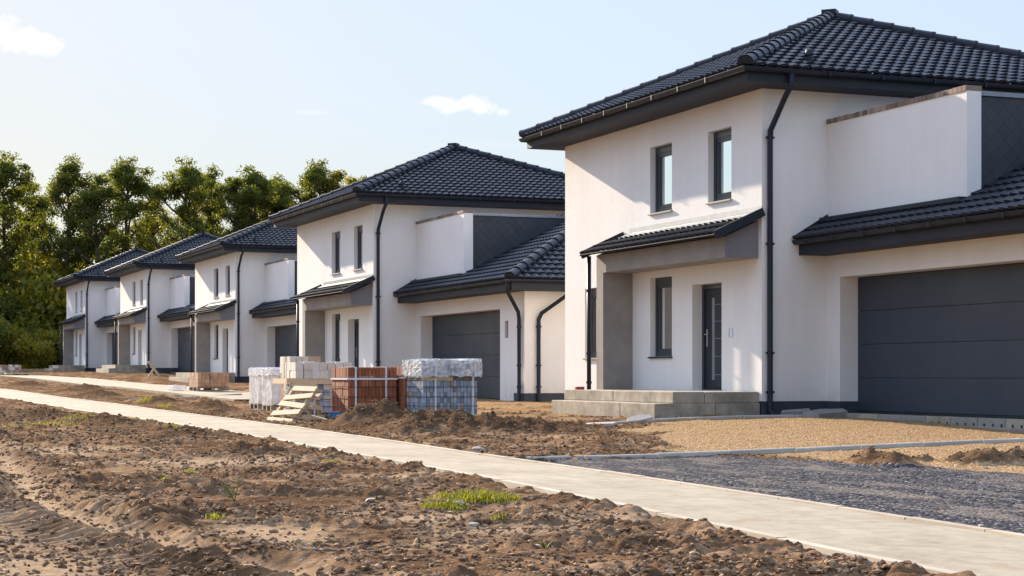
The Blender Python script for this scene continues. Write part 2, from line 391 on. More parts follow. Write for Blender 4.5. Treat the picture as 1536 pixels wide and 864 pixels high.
def npmesh(name, verts, faces, material, parent=None, smooth=False):
    """verts (n,3), faces (m,k) arrays"""
    me = bpy.data.meshes.new(name); k = faces.shape[1]
    me.vertices.add(len(verts)); me.vertices.foreach_set('co', verts.astype(np.float32).ravel())
    me.loops.add(faces.size); me.loops.foreach_set('vertex_index', faces.astype(np.int32).ravel())
    me.polygons.add(len(faces)); me.polygons.foreach_set('loop_start', np.arange(0, faces.size, k, dtype=np.int32))
    me.polygons.foreach_set('use_smooth', np.full(len(faces), smooth))
    me.update(calc_edges=True); me.validate()
    me.materials.append(M[material]); o = bpy.data.objects.new(name, me); COL.objects.link(o)
    if parent: o.parent = parent
    return o
def empty(name, loc, label, cat, group=None, rz=0):
    o = bpy.data.objects.new(name, None); COL.objects.link(o); o.location = loc; o.rotation_euler = (0, 0, rz)
    o.empty_display_size = .2
    tag(o, label, cat, group); return o
def tag(o, label=None, cat=None, group=None, kind=None):
    if label: o['label'] = label
    if cat: o['category'] = cat
    if group: o['group'] = group
    if kind: o['kind'] = kind
    return o
KIDS = {}
def copy_tree(o, parent=None):
    c = o.copy(); COL.objects.link(c); c.parent = parent
    for ch in list(o.children): copy_tree(ch, c)
    return c

# ------------------------------------------------------------------ terrain
GP = np.array([(-50, 0), (20, 0), (30, .05), (45, .1), (60, .22), (72, .38), (80, .43), (102, .88), (122, 1.0), (150, 1.35), (300, 1.6), (6000, 1.6)])
def sst(t): t = np.clip(t, 0, 1); return t*t*(3-2*t)
def gbase(X, Y):
    X = np.asarray(X, float); Y = np.asarray(Y, float)
    k = .45+.55*sst((Y-19)/7)
    return np.interp(Y, GP[:, 0], GP[:, 1]) + .21*sst((X-9)/7)*k
rng = np.random.RandomState(3)
PERM = rng.permutation(512); PERM = np.concatenate([PERM, PERM, PERM])
ANG = rng.rand(512)*2*np.pi; GX, GY = np.cos(ANG), np.sin(ANG)
def perlin(x, y):
    xi = np.floor(x).astype(int); yi = np.floor(y).astype(int); xf = x-xi; yf = y-yi
    xi &= 511; yi &= 511; x1 = (xi+1) & 511; y1 = (yi+1) & 511
    def gr(a, b, dx, dy):
        h = PERM[(PERM[a]+b) & 511]; return GX[h]*dx+GY[h]*dy
    u = xf*xf*xf*(xf*(xf*6-15)+10); v = yf*yf*yf*(yf*(yf*6-15)+10)
    a = gr(xi, yi, xf, yf); b = gr(x1, yi, xf-1, yf); c = gr(xi, y1, xf, yf-1); d = gr(x1, y1, xf-1, yf-1)
    return (a+u*(b-a))*(1-v)+(c+u*(d-c))*v
def fbm(x, y, wl, octv=4, gain=.5):
    s = 0; a = 1
    for i in range(octv):
        s = s+a*perlin(x/wl+17.3*i, y/wl+5.7*i); a *= gain; wl *= .5
    return s
FAR = [(6.2, 2), (6.78, 8.85), (7.15, 12.46), (7.5, 17), (7.75, 22.8), (8.06, 32.8), (8.25, 50), (7.6, 72), (6.9, 90), (5.5, 110), (3.5, 130)]
NEAR = [(4.7, 2), (5.2, 8.3), (5.6, 12), (5.9, 15), (6.2, 20.4), (6.35, 26), (6.35, 37), (6.1, 60), (5.3, 76), (4.2, 92), (2.6, 110), (.6, 130)]
yy = np.linspace(2, 128, 500)
def smoothed(P):
    P = np.array(P); x = np.interp(yy, P[:, 1], P[:, 0]); k = np.ones(21)/21
    return np.concatenate([x[:10], np.convolve(x, k, 'valid'), x[-10:]])
XF, XN = smoothed(FAR), smoothed(NEAR)
def pathmask(X, Y, grow=0.0, soft=.1):
    xf = np.interp(Y, yy, XF); xn = np.interp(Y, yy, XN)
    d = np.minimum(X-xn, xf-X)+grow
    return sst(d/soft)*(Y < 127)
# side paving in front of the far houses
P2F = [(14.2, 51), (14.6, 60), (14.6, 80), (13.9, 93), (12.2, 104), (10.2, 118)]; P2N = [(11.6, 51), (11.8, 60), (11.5, 80), (11.0, 92), (9.9, 104), (8.6, 118)]
def p2mask(X, Y, grow=0., soft=.15):
    F = np.array(P2F); Nn = np.array(P2N)
    return sst((np.minimum(X-np.interp(Y, Nn[:, 1], Nn[:, 0]), np.interp(Y, F[:, 1], F[:, 0])-X)+grow)/soft)*(Y > 51-grow)*(Y < 118)
def kerbY(X): return 19.25+(X-7.6)*.09
def drivemask(X, Y, soft=.25):
    n = fbm(X, Y, 1.1, 3)*.5
    right = 10.9+.9*np.sin(Y*.55)*.4+n*1.2+np.clip((12-Y)*.2, 0, 30)
    xf = np.interp(Y, yy, XF)
    return sst((np.minimum(np.minimum(kerbY(X)-.02-Y, right-X), X-xf+.02))/soft)
def sandmask(X, Y):
    n = fbm(X, Y, .9, 4)*.9
    left = 9.7+(Y-19.3)*.38+n
    a = sst((X-left)/.35)*(Y > kerbY(X)+.06)*(Y < 27.6)*(X < 40)
    b = sst((X-10.6)/.6)*(Y <= kerbY(X)+.06)*(Y > 8)
    return np.maximum(a, b)
def seg(X, Y, P):
    best = np.full(X.shape, 1e9)
    for (ax, ay), (bx, by) in zip(P, P[1:]):
        dx, dy = bx-ax, by-ay; t = np.clip(((X-ax)*dx+(Y-ay)*dy)/(dx*dx+dy*dy), 0, 1)
        best = np.minimum(best, np.hypot(X-ax-t*dx, Y-ay-t*dy))
    return best
RUT = [(2.5, 30), (2.3, 24), (2.1, 19.5), (1.9, 16.5), (1.78, 14.4), (1.82, 12.9), (1.95, 11), (2.25, 9.4), (2.6, 7.5), (2.9, 5)]
# earth heaps: X, Y, radius x, radius y, height
HEAPS = [(9.55, 30.7, .75, .9, .44), (9.7, 29.3, .7, 1.0, .16), (9.9, 28.2, .8, 1.0, .20), (10.4, 27.4, .9, .9, .14), (10.9, 26.6, .9, .7, .12), (9.1, 27.2, .5, .6, .12),
         (11.0, 16.9, .28, .3, .14), (10.9, 16.4, .2, .25, .10), (11.75, 16.1, .35, .3, .17), (11.35, 16.6, .22, .2, .06), (12.6, 16.2, .5, .35, .16), (13.3, 16.5, .5, .4, .14),
         (9.2, 60, .7, 3, .22), (9.7, 52, .5, 1.5, .2), (9.4, 44, .6, 1.5, .22), (8.9, 40.5, .35, .8, .14), (10.2, 70, .7, 2, .25), (9.1, 66, .5, 1.6, .2), (9.2, 80, .8, 3, .22),
         (5.4, 34, .5, 2.2, .12), (4.7, 38, .7, 3, .16), (3.4, 40, .8, 3, .2), (5.6, 28, .4, 1.2, .1), (5.3, 22.5, .35, .9, .08), (5.0, 18, .5, .5, .07), (3.3, 14.6, .5, .3, .05), (5.0, 13.6, .22, .2, .04)]
DRY = [(5.3, 16.7, .8, .5), (4.3, 19.8, 1.0, .8), (4.1, 12, .5, .8), (4.2, 10.5, .6, .5), (.8, 9.5, .8, 2.2), (1.05, 12.8, .55, 1.8), (.6, 7.8, .8, 1.2), (1.1, 9.2, .5, .9), (2.75, 11, .35, .9), (3.3, 20.5, .8, .6), (5.2, 11.2, .35, .5), (4.6, 15.0, .5, .35), (5.1, 20.2, .4, .9), (3.0, 23.5, 1.2, 1.2), (3.6, 17.2, .7, .3), (1.4, 20, .4, 3)]
def dirt(X, Y):
    """height and material map of bare soil"""
    near = np.clip(26/np.maximum(Y, 1), .25, 1)
    wx = X+.25*perlin(X/.8+3, Y/.8); wy = Y+.25*perlin(X/.8, Y/.8+9)
    b = .045*fbm(wx, wy, 1.9, 3)
    cl1 = np.clip(perlin(wx/.30+7, wy/.34)*1.6, -.2, .45); cl2 = np.clip(perlin(wx/.15+11, wy/.17)*1.6, -.25, .5)
    cl3 = np.clip(perlin(wx/.085+31, wy/.095)*1.8, -.3, .5)
    lump = (.5-np.abs(perlin(wx/.42, wy/.50)))*.035+cl1*.034+cl2*.036+cl3*.034+(.35-np.abs(perlin(wx/.12+3, wy/.13)))*.030+perlin(X/.055, Y/.06)*.016
    amp = .34+1.05*sst((fbm(X, Y, 2.0, 3)+.18)/.5)
    flat = np.zeros(X.shape)
    dd = seg(X+.12*perlin(X/.7, Y/.7), Y, RUT)
    rut = np.exp(-(dd/.19)**2); flat = np.maximum(flat, rut)
    dry = rut*.9
    for (cx, cy, rx, ry) in DRY:
        q = np.exp(-(((X-cx)/rx)**2+((Y-cy)/ry)**2)**1.0+.9*fbm(X+cx, Y, .5, 3)); q = np.clip(q*1.25-.15, 0, 1)
        flat = np.maximum(flat, q*.9); dry = np.maximum(dry, q*.8)
    h = b*.75+lump*amp*(1-.8*flat) - .05*rut + .05*np.exp(-((dd-.3)/.12)**2)
    # tyre lugs along the rut bank
    h = h+.02*np.exp(-((dd-.42)/.2)**2)*np.sin(Y*2*np.pi/.17+X*6)*(Y < 16)*(X < np.interp(Y, [p[1] for p in RUT[::-1]], [p[0] for p in RUT[::-1]]))
    dark = sst((fbm(X+40, Y, 1.6, 4)-.02)/.35)*.55*(1-dry)
    for (cx, cy, rx, ry, hh) in HEAPS:
        q = np.exp(-(((X-cx)/rx)**2+((Y-cy)/ry)**2)*1.2); q = q*(1+.35*fbm(X, Y, .3, 3))
        h = h+hh*q
        h = h+np.clip(q, 0, 1)*lumpy(X, Y)*.8
        if cy > 19: dark = np.maximum(dark, np.clip(q*1.6, 0, 1)*.9)
    return h, np.clip(dry, 0, 1), np.clip(dark, 0, 1)
def ground(X, Y):
    X = np.asarray(X, float); Y = np.asarray(Y, float)
    base = gbase(X, Y); h, dry, dark = dirt(X, Y)
    pm = pathmask(X, Y, .06+.14*np.clip(fbm(X, Y, .6, 3)+.1, -.5, .5), .16); p2 = p2mask(X, Y, .1, .3); dm = drivemask(X, Y); sm = sandmask(X, Y)
    edge = 1-.55*sst((.6-np.abs(X-np.interp(Y, yy, XN)))/.6)*(Y < 60)
    h = h*edge
    dn = np.interp(Y, yy, XN)-X; df = X-np.interp(Y, yy, XF); rag = fbm(X, Y, .45, 3)
    h = h+.055*np.exp(-((dn-.10)/.16)**2)*np.clip(.6+1.6*rag, 0, 1.3)*(Y < 60)+.05*np.exp(-((df-.10)/.16)**2)*np.clip(.5+1.6*rag, 0, 1.3)*(1-dm)*(Y > 19)*(Y < 60)
    hs = .012*fbm(X, Y, .5, 3)+.020*(.4-np.abs(perlin(X/.16, Y/.16)))+.010*perlin(X/.06, Y/.06)
    lum = np.zeros(X.shape)
    for (cx, cy, rx, ry, hh) in HEAPS[6:12]:
        lum = lum+hh*np.exp(-(((X-cx)/rx)**2+((Y-cy)/ry)**2)*1.2)*(1+.5*fbm(X, Y, .2, 3))
    lm = np.clip(lum*16, 0, 1); dm = dm*(1-np.clip(lum*30, 0, 1))
    h = h*(1-sm)+(hs+lum+lm*lumpy(X, Y)*.6)*sm
    hg = .012*fbm(X, Y, .8, 3)+.012*perlin(X/.05, Y/.05)*1.0+.006*perlin(X/.025, Y/.025)
    h = h*(1-dm)+hg*dm
    house = sst((X-15.2)/.6)*(1-sm)
    h = h*(1-.75*house)
    z = base+h*(1-np.maximum(pm, p2))-.09*pm-.09*p2
    kind = np.stack([dry*(1-sm), sm*(1-.8*lm), np.maximum(dark*(1-sm), .4*lm)], -1)
    # soil tinted orange in front of the second house
    o2 = sst((X-11.9)/.8)*sst((Y-29)/2)*sst((50-Y)/4)*.85*sst((fbm(X, Y, 1.5, 3)+.5)/.6)
    kind[..., 1] = np.maximum(kind[..., 1], o2); kind[..., 2] *= (1-o2)
    return z, kind, dm
def lumpy(X, Y): return np.clip(perlin(X/.16, Y/.16)*1.5, -.2, .5)*.09+(.4-np.abs(perlin(X/.08, Y/.08)))*.05
def axis(parts):
    out = []
    for a, b, s in parts:
        n = max(1, int(round((b-a)/s))); out.append(np.linspace(a, b, n, endpoint=False))
    return np.concatenate(out+[[parts[-1][1]]])
def geo(a, b, s0, r):
    out = []; x = a; s = s0
    while x < b: out.append(x); x += s; s *= r
    return np.array(out+[b])
ax = np.concatenate([-geo(2.2, 3000, .5, 1.35)[::-1], axis([(-2.0, -.2, .08), (-.2, 5.6, .023), (5.6, 7.2, .035), (7.2, 13, .05), (13, 17.5, .12), (17.5, 30, .6)])[:-1], geo(30, 3000, 1, 1.35)])
ay = np.concatenate([-geo(-3, 500, 1, 1.5)[::-1][:-1]*1.0, axis([(3, 7, .12), (7, 13.5, .023), (13.5, 16, .032), (16, 22, .05), (22, 34, .085), (34, 60, .17), (60, 150, .45)])[:-1], geo(150, 5000, 2, 1.3)])
ay = np.unique(np.round(ay, 4)); ax = np.unique(np.round(ax, 4))
XX, YY = np.meshgrid(ax, ay)
Z, K, DM = ground(XX, YY)
nx, ny = len(ax), len(ay)
idx = np.arange(nx*ny).reshape(ny, nx)
F = np.stack([idx[:-1, :-1], idx[:-1, 1:], idx[1:, 1:], idx[1:, :-1]], -1).reshape(-1, 4)
go = npmesh('ground', np.stack([XX, YY, Z], -1).reshape(-1, 3), F, 'soil', smooth=True)
me = go.data; me.materials.append(M['asphalt_gravel']); me.materials.append(M['sand_gravel'])
ca = me.color_attributes.new('kind', 'FLOAT_COLOR', 'POINT')
rgba = np.ones((nx*ny, 4), np.float32); rgba[:, :3] = K.reshape(-1, 3); ca.data.foreach_set('color', rgba.ravel())
fx = (XX[:-1, :-1]+XX[1:, 1:])/2; fy = (YY[:-1, :-1]+YY[1:, 1:])/2
dmf = DM[:-1, :-1].reshape(-1) > .5
nn = fbm(fx, fy, .12, 2).reshape(-1)*.35
dmf = (DM[:-1, :-1].reshape(-1)+nn) > .5
smf = ((K[:-1, :-1, 1].reshape(-1)+nn) > .6) & (fy.reshape(-1) < 27.6) & ~dmf
mi = np.zeros(len(F), np.int32)
mi[smf] = 2; mi[dmf] = 1
me.polygons.foreach_set('material_index', mi)
tag(go, kind='structure')

def gz(x, y): return float(ground(np.array([x]), np.array([y]))[0][0])
def gb(x, y): return float(gbase(x, y))

# footpath: slab with edging strips
def strip(name, YS, left, right, top, bottom, material):
    YS = np.asarray(YS); n = len(YS); xl = left(YS); xr = right(YS)
    zt = gbase((xl+xr)/2, YS)+top
    nxs = 7; cols = [xl+(xr-xl)*k/(nxs-1) for k in range(nxs)]
    V = [np.stack([xl, YS, zt+bottom-top], -1)]+[np.stack([c, YS, zt], -1) for c in cols]+[np.stack([xr, YS, zt+bottom-top], -1)]
    V = np.concatenate(V); k = nxs+2; ii = np.arange(k*n).reshape(k, n)
    F = np.stack([ii[:-1, :-1], ii[1:, :-1], ii[1:, 1:], ii[:-1, 1:]], -1).reshape(-1, 4)
    o = npmesh(name, V, F, material); return tag(o, kind='structure')
yp = np.concatenate([np.arange(2.2, 40, .4), np.arange(40, 125, 1.5)])
fXN = lambda y: np.interp(y, yy, XN); fXF = lambda y: np.interp(y, yy, XF)
strip('footpath', yp, lambda y: fXN(y)+.07, lambda y: fXF(y)-.07, .035, -.2, 'pavement')
# expansion joints are left as hairline gaps of the edging stones
def edging(name, f, w, top, material, ys, L_=1.0):
    mb = MB()
    y = ys[0]
    while y < ys[1]:
        L2 = L_ if y < 45 else 3.0
        y1 = min(y+L2, ys[1]); xa, xb = float(f(y)), float(f(y1)); za, zb = gb(xa, y)+top, gb(xb, y1)+top
        j = random.uniform(-.003, .003)
        i = len(mb.v); e = .006
        for (xx, yv, z) in ((xa, y+e, za), (xb, y1-e, zb)):
            mb.v += [(xx-w/2+j, yv, z-.3), (xx+w/2+j, yv, z-.3), (xx+w/2+j, yv, z+j), (xx-w/2+j, yv, z+j)]
        for q in ((0, 1, 2, 3), (7, 6, 5, 4), (3, 2, 6, 7), (0, 3, 7, 4), (2, 1, 5, 6)): mb.f.append(tuple(i+k for k in q))
        y = y1
    o = mb.build(name, material, smooth=False); return tag(o, kind='structure')
edging('footpath_edging', lambda y: np.interp(y, yy, XN)+.03, .075, .050, 'kerb_pave', (2.2, 124))
edging('footpath_edging', lambda y: np.interp(y, yy, XF)-.03, .075, .050, 'kerb_pave', (2.2, 124))
y2 = np.arange(51, 117, 1.0); A = np.array(P2N); B = np.array(P2F)
strip('side_pavement', y2, lambda y: np.interp(y, A[:, 1], A[:, 0]), lambda y: np.interp(y, B[:, 1], B[:, 0]), .02, -.2, 'pavement')
# kerbs running from the footpath towards the houses (x direction)
def kerbx(name, x0, x1, fy, w, top, label, material='kerb', seglen=1.0, fz=None):
    mb = MB(); x = x0
    while x < x1-1e-3:
        xb = min(x+seglen, x1); e = .006; j = random.uniform(-.006, .006); i = len(mb.v)
        for xx in (x+e, xb-e):
            y = fy(xx); z = (fz(xx) if fz else gb(xx, y))+top+j
            mb.v += [(xx, y-w/2+j, z-.35), (xx, y+w/2+j, z-.35), (xx, y+w/2+j, z-.012), (xx, y+w/2-.012+j, z), (xx, y-w/2+.012+j, z), (xx, y-w/2+j, z-.012)]
        for a in range(6): b = (a+1) % 6; mb.f.append((i+a, i+b, i+6+b, i+6+a))
        mb.f.append(tuple(i+k for k in range(6))); mb.f.append(tuple(i+6+k for k in reversed(range(6))))
        x = xb
    o = mb.build(name, material, smooth=False); bm = bmesh.new(); bm.from_mesh(o.data); bmesh.ops.recalc_face_normals(bm, faces=bm.faces); bm.to_mesh(o.data); bm.free()
    return tag(o, label, 'kerb', 'concrete edging kerbs across the plots')
kerbx('kerb', 7.55, 24, lambda x: kerbY(x), .08, .055, 'long pale concrete kerb between dark gravel drive and yellow sand')
kerbx('kerb', 11.2, 17.3, lambda x: 27.55-(x-16)*.05, .09, .05, 'low concrete kerb at the foot of the nearest porch steps and wall')
kerbx('kerb', 10.3, 15.2, lambda x: 43.0-(x-12)*.1, .10, .04, 'thin concrete kerb on the soil beyond the blue-grey brick pallet')
kerbx('kerb', 9.4, 13.2, lambda x: 56+(x-10)*.3, .10, .06, 'narrow concrete kerb beside the far tan brick pallet')

# ------------------------------------------------------------------ house
def wall_panel(mb, o, u, vdir, w, h, holes, n_in, depth):
    """rect wall from o along u (width w) and z up (height h), rectangular holes (u0,u1,v0,v1), reveal pushed in by depth along n_in"""
    o, u, n_in = Vector(o), Vector(u), Vector(n_in); z = Vector(vdir)
    us = sorted({0, w, *[a for hh in holes for a in hh[:2]]}); vsl = sorted({0, h, *[a for hh in holes for a in hh[2:4]]})
    for a, b in zip(us, us[1:]):
        for c, d in zip(vsl, vsl[1:]):
            mu, mv = (a+b)/2, (c+d)/2
            if any(q[0] < mu < q[1] and q[2] < mv < q[3] for q in holes): continue
            mb.quad(o+u*a+z*c, o+u*b+z*c, o+u*b+z*d, o+u*a+z*d)
    for (a, b, c, d) in holes:
        p = [o+u*a+z*c, o+u*b+z*c, o+u*b+z*d, o+u*a+z*d]; q = [k+n_in*depth for k in p]
        for i in range(4): mb.quad(p[i], p[(i+1) % 4], q[(i+1) % 4], q[i])
def tile_plane(mb, P0, U, S, W, H, lf, rf, tw=.23, th=.31, amp=.048, rise=.042, sub=8):
    U = Vector(U).normalized(); S = Vector(S).normalized(); Nn = U.cross(S).normalized(); P0 = Vector(P0)
    nc = int(math.ceil(H/th)); nu = int(math.ceil(W/tw))*sub
    prof = []
    for j in range(sub):
        t = j/sub; prof.append(amp*(.5+.5*math.cos(2*math.pi*(t-.3)))**.9 + (.006 if j == 0 else 0))
    for k in range(nc):
        v0 = k*th; v1 = min(H, (k+1)*th)
        if v1-v0 < .02: break
        rows = []
        for (v, hgt) in ((v0, -.01), (v0, rise), (v0+(v1-v0)*.5, rise*.5), (v1, 0)):
            l, r_ = lf(v), rf(v); i = len(mb.v); rows.append(i)
            wob = 0
            for j in range(nu+1):
                uu = min(max(j*tw/sub, l), r_)
                sc = .03*math.cos(2*math.pi*(j/sub-.3)) if hgt >= rise*.9 or hgt < 0 else 0
                mb.v.append(tuple(P0+U*uu+S*(v-sc)+Nn*(hgt+prof[j % sub])))
        for a, b in zip(rows, rows[1:]):
            for j in range(nu):
                u0 = j*tw/sub; u1 = (j+1)*tw/sub
                if u1 <= min(lf(v0), lf(v1)) or u0 >= max(rf(v0), rf(v1)): continue
                mb.f.append((a+j, a+j+1, b+j+1, b+j))
def caps(mb, A, B, r=.135, step=.44, n=8):
    A, B = Vector(A), Vector(B); D = B-A; Ln = D.length; d = D/Ln
    side = d.cross(Vector((0, 0, 1))).normalized(); up = side.cross(d).normalized()
    k = max(1, int(round(Ln/step))); s = Ln/k
    for i in range(k):
        a = A+d*(i*s-.03); b = A+d*((i+1)*s); i0 = len(mb.v)
        for (p, rr, lift) in ((a, r*1.0, .0), (a, r*1.07, .012), (a+d*.05, r*1.07, .012), (a+d*.06, r*1.03, .008), (b, r*.95, -.004)):
            for j in range(n+1):
                t = math.pi*j/n*1.16-math.pi*.08; mb.v.append(tuple(p+side*math.cos(t)*rr+up*(math.sin(t)*rr*.9+lift)))
        for q in range(4):
            for j in range(n): o_ = i0+q*(n+1)+j; mb.f.append((o_, o_+1, o_+n+2, o_+n+1))
        mb.poly([mb.v[i0+(n+1)+j] for j in range(n+1)])
def window(parent, face, w, h, z0, curtain, sillmat='concrete', muntin=False, label=None, sill=True):
    """window in the x=0 plane opening y from face..face+w"""
    y0, y1 = face, face+w; xr = .12; z1 = z0+h
    fr = MB(); t = .085
    fr.box(xr, xr+.07, y0, y0+t, z0, z1).box(xr, xr+.07, y1-t, y1, z0, z1).box(xr, xr+.07, y0+t, y1-t, z1-t-.05, z1).box(xr, xr+.07, y0+t, y1-t, z0, z0+t)
    t2 = .075; a, b, c, d = y0+t, y1-t, z0+t, z1-t-.05
    fr.box(xr+.012, xr+.08, a, a+t2, c, d).box(xr+.012, xr+.08, b-t2, b, c, d).box(xr+.012, xr+.08, a+t2, b-t2, d-t2, d).box(xr+.012, xr+.08, a+t2, b-t2, c, c+t2)
    win = fr.build('window', 'pvc', parent, smooth=False)
    if label: win['label'] = label
    gl = MB(); gl.quad((xr+.045, a, c), (xr+.045, b, c), (xr+.045, b, d), (xr+.045, a, d)); gl.build('glass', 'glass', win, smooth=False)
    cu = MB(); n = 30
    for k in range(n):
        ya = y0+(y1-y0)*k/n; yb = y0+(y1-y0)*(k+1)/n
        fa = .02*math.sin(k*1.3); fb = .02*math.sin((k+1)*1.3)
        cu.quad((xr+.13+fa, ya, z0), (xr+.13+fb, yb, z0), (xr+.13+fb, yb, z1), (xr+.13+fa, ya, z1))
    cu.build('curtain', curtain, win, smooth=False)
    if sill:
        s = MB(); s.box(-.045, xr, y0-.03, y1+.03, z0-.035, z0-.003); s.build('sill', sillmat, win, bevel=.004)
    return win
def make_house():
    H = empty('house', (0, 0, 0), 'x', 'house')
    W, D, Tp = 8.9, 8.5, 5.91
    # main walls with window and door openings
    mb = MB(); zb = .31
    front = [(W-7.8, W-6.9, 1.15-zb, 2.67-zb), (W-4.55, W-3.57, 1.15-zb, 2.74-zb), (W-2.7, W-1.51, .487-zb, 2.52-zb), (W-4.55, W-3.57, 4.04-zb, 5.38-zb), (W-2.05, W-1.13, 4.04-zb, 5.38-zb)]
    wall_panel(mb, (0, W, zb), (0, -1, 0), (0, 0, 1), W, Tp-zb, front, (1, 0, 0), .34)
    wall_panel(mb, (0, 0, zb), (1, 0, 0), (0, 0, 1), D, Tp-zb, [], (0, 1, 0), .2)
    wall_panel(mb, (D, 0, zb), (0, 1, 0), (0, 0, 1), W, Tp-zb, [(2, 3.5, 3.6, 4.9), (5.5, 7, 3.6, 4.9), (2, 4.5, .2, 2.3)], (-1, 0, 0), .2)
    wall_panel(mb, (D, W, zb), (-1, 0, 0), (0, 0, 1), D, Tp-zb, [], (0, -1, 0), .2)
    mb.build('wall', 'stucco', H, smooth=False)
    # back windows (seen only from behind)
    for (ya, yb, za, zc) in ((2, 3.5, 3.91, 5.21), (5.5, 7, 3.91, 5.21), (2, 4.5, .51, 2.61)):
        fr = MB(); x = D-.2
        fr.box(x-.05, x, ya, ya+.08, za, zc).box(x-.05, x, yb-.08, yb, za, zc).box(x-.05, x, ya+.08, yb-.08, zc-.08, zc).box(x-.05, x, ya+.08, yb-.08, za, za+.08)
        wn_ = fr.build('window', 'pvc', H, smooth=False)
        c = MB(); c.quad((x-.04, ya, za), (x-.04, yb, za), (x-.04, yb, zc), (x-.04, ya, zc)); c.build('glass', 'curtain_dark', wn_, smooth=False)
    window(H, 6.9, .9, 1.52, 1.15, 'curtain_dark', 'concrete')
    window(H, 3.57, .98, 1.59, 1.15, 'curtain_dark', 'anthracite')
    WU = [window(H, 3.57, .98, 1.34, 4.04, 'curtain_dark', 'kerb'), window(H, 1.13, .92, 1.34, 4.04, 'curtain_dark', 'kerb')]
    # front door
    x = .21; y0, y1, z0, z1 = 1.51, 2.70, .487, 2.52
    d = MB(); t = .09
    d.box(x, x+.08, y0, y0+t, z0, z1).box(x, x+.08, y1-t, y1, z0, z1).box(x, x+.08, y0+t, y1-t, z1-t, z1)
    d.box(x-.02, x+.08, y0+t, y1-t, z0, z0+.03)
    door = d.build('door', 'pvc', H, smooth=False)
    lf = MB(); a, b = y0+t+.006, y1-t-.006; gsl = (2.22, 2.36)
    lf.box(x+.02, x+.07, gsl[1], b, z0+.035, z1-t-.006)
    zs = [z0+.035, .78, 1.13, 1.47, 1.80, 2.12, z1-t-.006]
    for p, q in zip(zs, zs[1:]): lf.box(x+.02, x+.07, a, gsl[0], p+.012, q)
    lf.box(x+.035, x+.069, a, b, z0+.036, z1-t-.007)
    lf.box(x+.021, x+.07, gsl[0], gsl[1], z0+.035, .68).box(x+.021, x+.07, gsl[0], gsl[1], 2.26, z1-t-.006)
    lf.build('door_leaf', 'anthracite', door, bevel=.003)
    gg = MB(); gg.box(x+.03, x+.034, gsl[0]+.004, gsl[1]-.004, .685, 2.255); gg.build('door_glass', 'zinc', door, smooth=False)
    for z in zs[1:-1]: MB().box(x+.024, x+.034, a+.01, gsl[0]-.01, z+.001, z+.011).build('inlay', 'zinc', door, smooth=False)
    hd = MB(); hd.box(x+.004, x+.02, 2.47, 2.52, 1.32, 1.66); hd.tube([(x+.004, 2.495, 1.56), (x-.045, 2.495, 1.56), (x-.05, 2.44, 1.56), (x-.05, 2.36, 1.555)], .011, 8)
    hd.build('handle', 'metal', door, smooth=False)
    # plinth
    pl = MB(); e = .015
    pl.box(e, D-e, e, W-e, -.6, zb)
    pl.box(1.34+e, D-e, -8.79+e, -7.85, -.6, zb-.002)
    pl.box(4.0, D-e, -7.86, -.44, -.6, zb-.003)
    pl.build('plinth', 'plinth', H, smooth=False)
    pb_ = MB(); pb_.box(1.345, 1.40, -8.05, -7.052, -.6, zb-.004); o_ = pb_.build('plinth', 'base_coat', H, smooth=False); o_['label'] = 'unpainted pale grey plinth panel beside the garage door'
    # soffit and fascia of the main roof
    loop = [(0, 0), (D, 0), (D, W), (0, W)]
    s = MB(); s.sweep(loop, [(-.02, Tp), (.66, Tp), (.66, Tp+.27), (.64, Tp+.27), (.64, Tp+.025), (-.02, Tp+.025)], True); s.build('fascia', 'fascia', H, smooth=False)
    zg = Tp+.22
    def gutter_prof(off, z, r=.068):
        out = [(off+r+r*math.cos(a_), z+r*math.sin(a_)) for a_ in np.linspace(math.pi, 2*math.pi, 9)]
        inn = [(off+r+(r-.008)*math.cos(a_), z+(r-.008)*math.sin(a_)) for a_ in np.linspace(2*math.pi, math.pi, 9)]
        bead = [(off+2*r+.010, z+.002), (off+2*r+.012, z+.014), (off+2*r, z+.018)]
        return out+bead+inn
    gt = MB(); gt.sweep(loop, gutter_prof(.665, zg), True)
    br = gt
    for yv in np.arange(.6, 9.2, 1.1): br.box(-.825, -.665, yv, yv+.028, zg-.078, zg-.072); br.box(-.825, -.818, yv, yv+.028, zg-.075, zg+.02)
    for xv in np.arange(.9, 8.5, 1.1): br.box(xv, xv+.028, -.825, -.665, zg-.078, zg-.072); br.box(xv, xv+.028, -.825, -.818, zg-.075, zg+.02)
    gutter = gt.build('gutter', 'anthracite', H, smooth=False)
    # main roof
    ze = Tp+.26; ap = Vector((4.15, 4.45, 8.27)); ov = .73
    C4 = [Vector((-ov, -ov, ze)), Vector((D+ov, -ov, ze)), Vector((D+ov, W+ov, ze)), Vector((-ov, W+ov, ze))]
    rb = MB()
    for i in range(4):
        A_, B_ = C4[i], C4[(i+1) % 4]; U = (B_-A_); Wd = U.length; U = U.normalized()
        foot = A_+U*((ap-A_).dot(U)); S = ap-foot; Hs = S.length; ua = (ap-A_).dot(U)
        P0 = A_-S.normalized()*.04
        tile_plane(rb, P0, U, S, Wd, Hs+.04, lambda v, ua=ua, Hs=Hs: max(0, (v-.04)/Hs*ua), lambda v, ua=ua, Hs=Hs, Wd=Wd: Wd-max(0, (v-.04)/Hs*(Wd-ua)))
    roof = rb.build('roof', 'roof_tile', H, smooth=False)
    cp = MB()
    for c in C4: caps(cp, c+Vector((0, 0, .04)), ap+Vector((0, 0, .05)))
    cp.obox(ap+Vector((0, 0, .13)), (.3, .3, .10), Matrix.Rotation(R(45), 3, 'Z'))
    cp.build('ridge_tiles', 'roof_tile', roof, smooth=False)
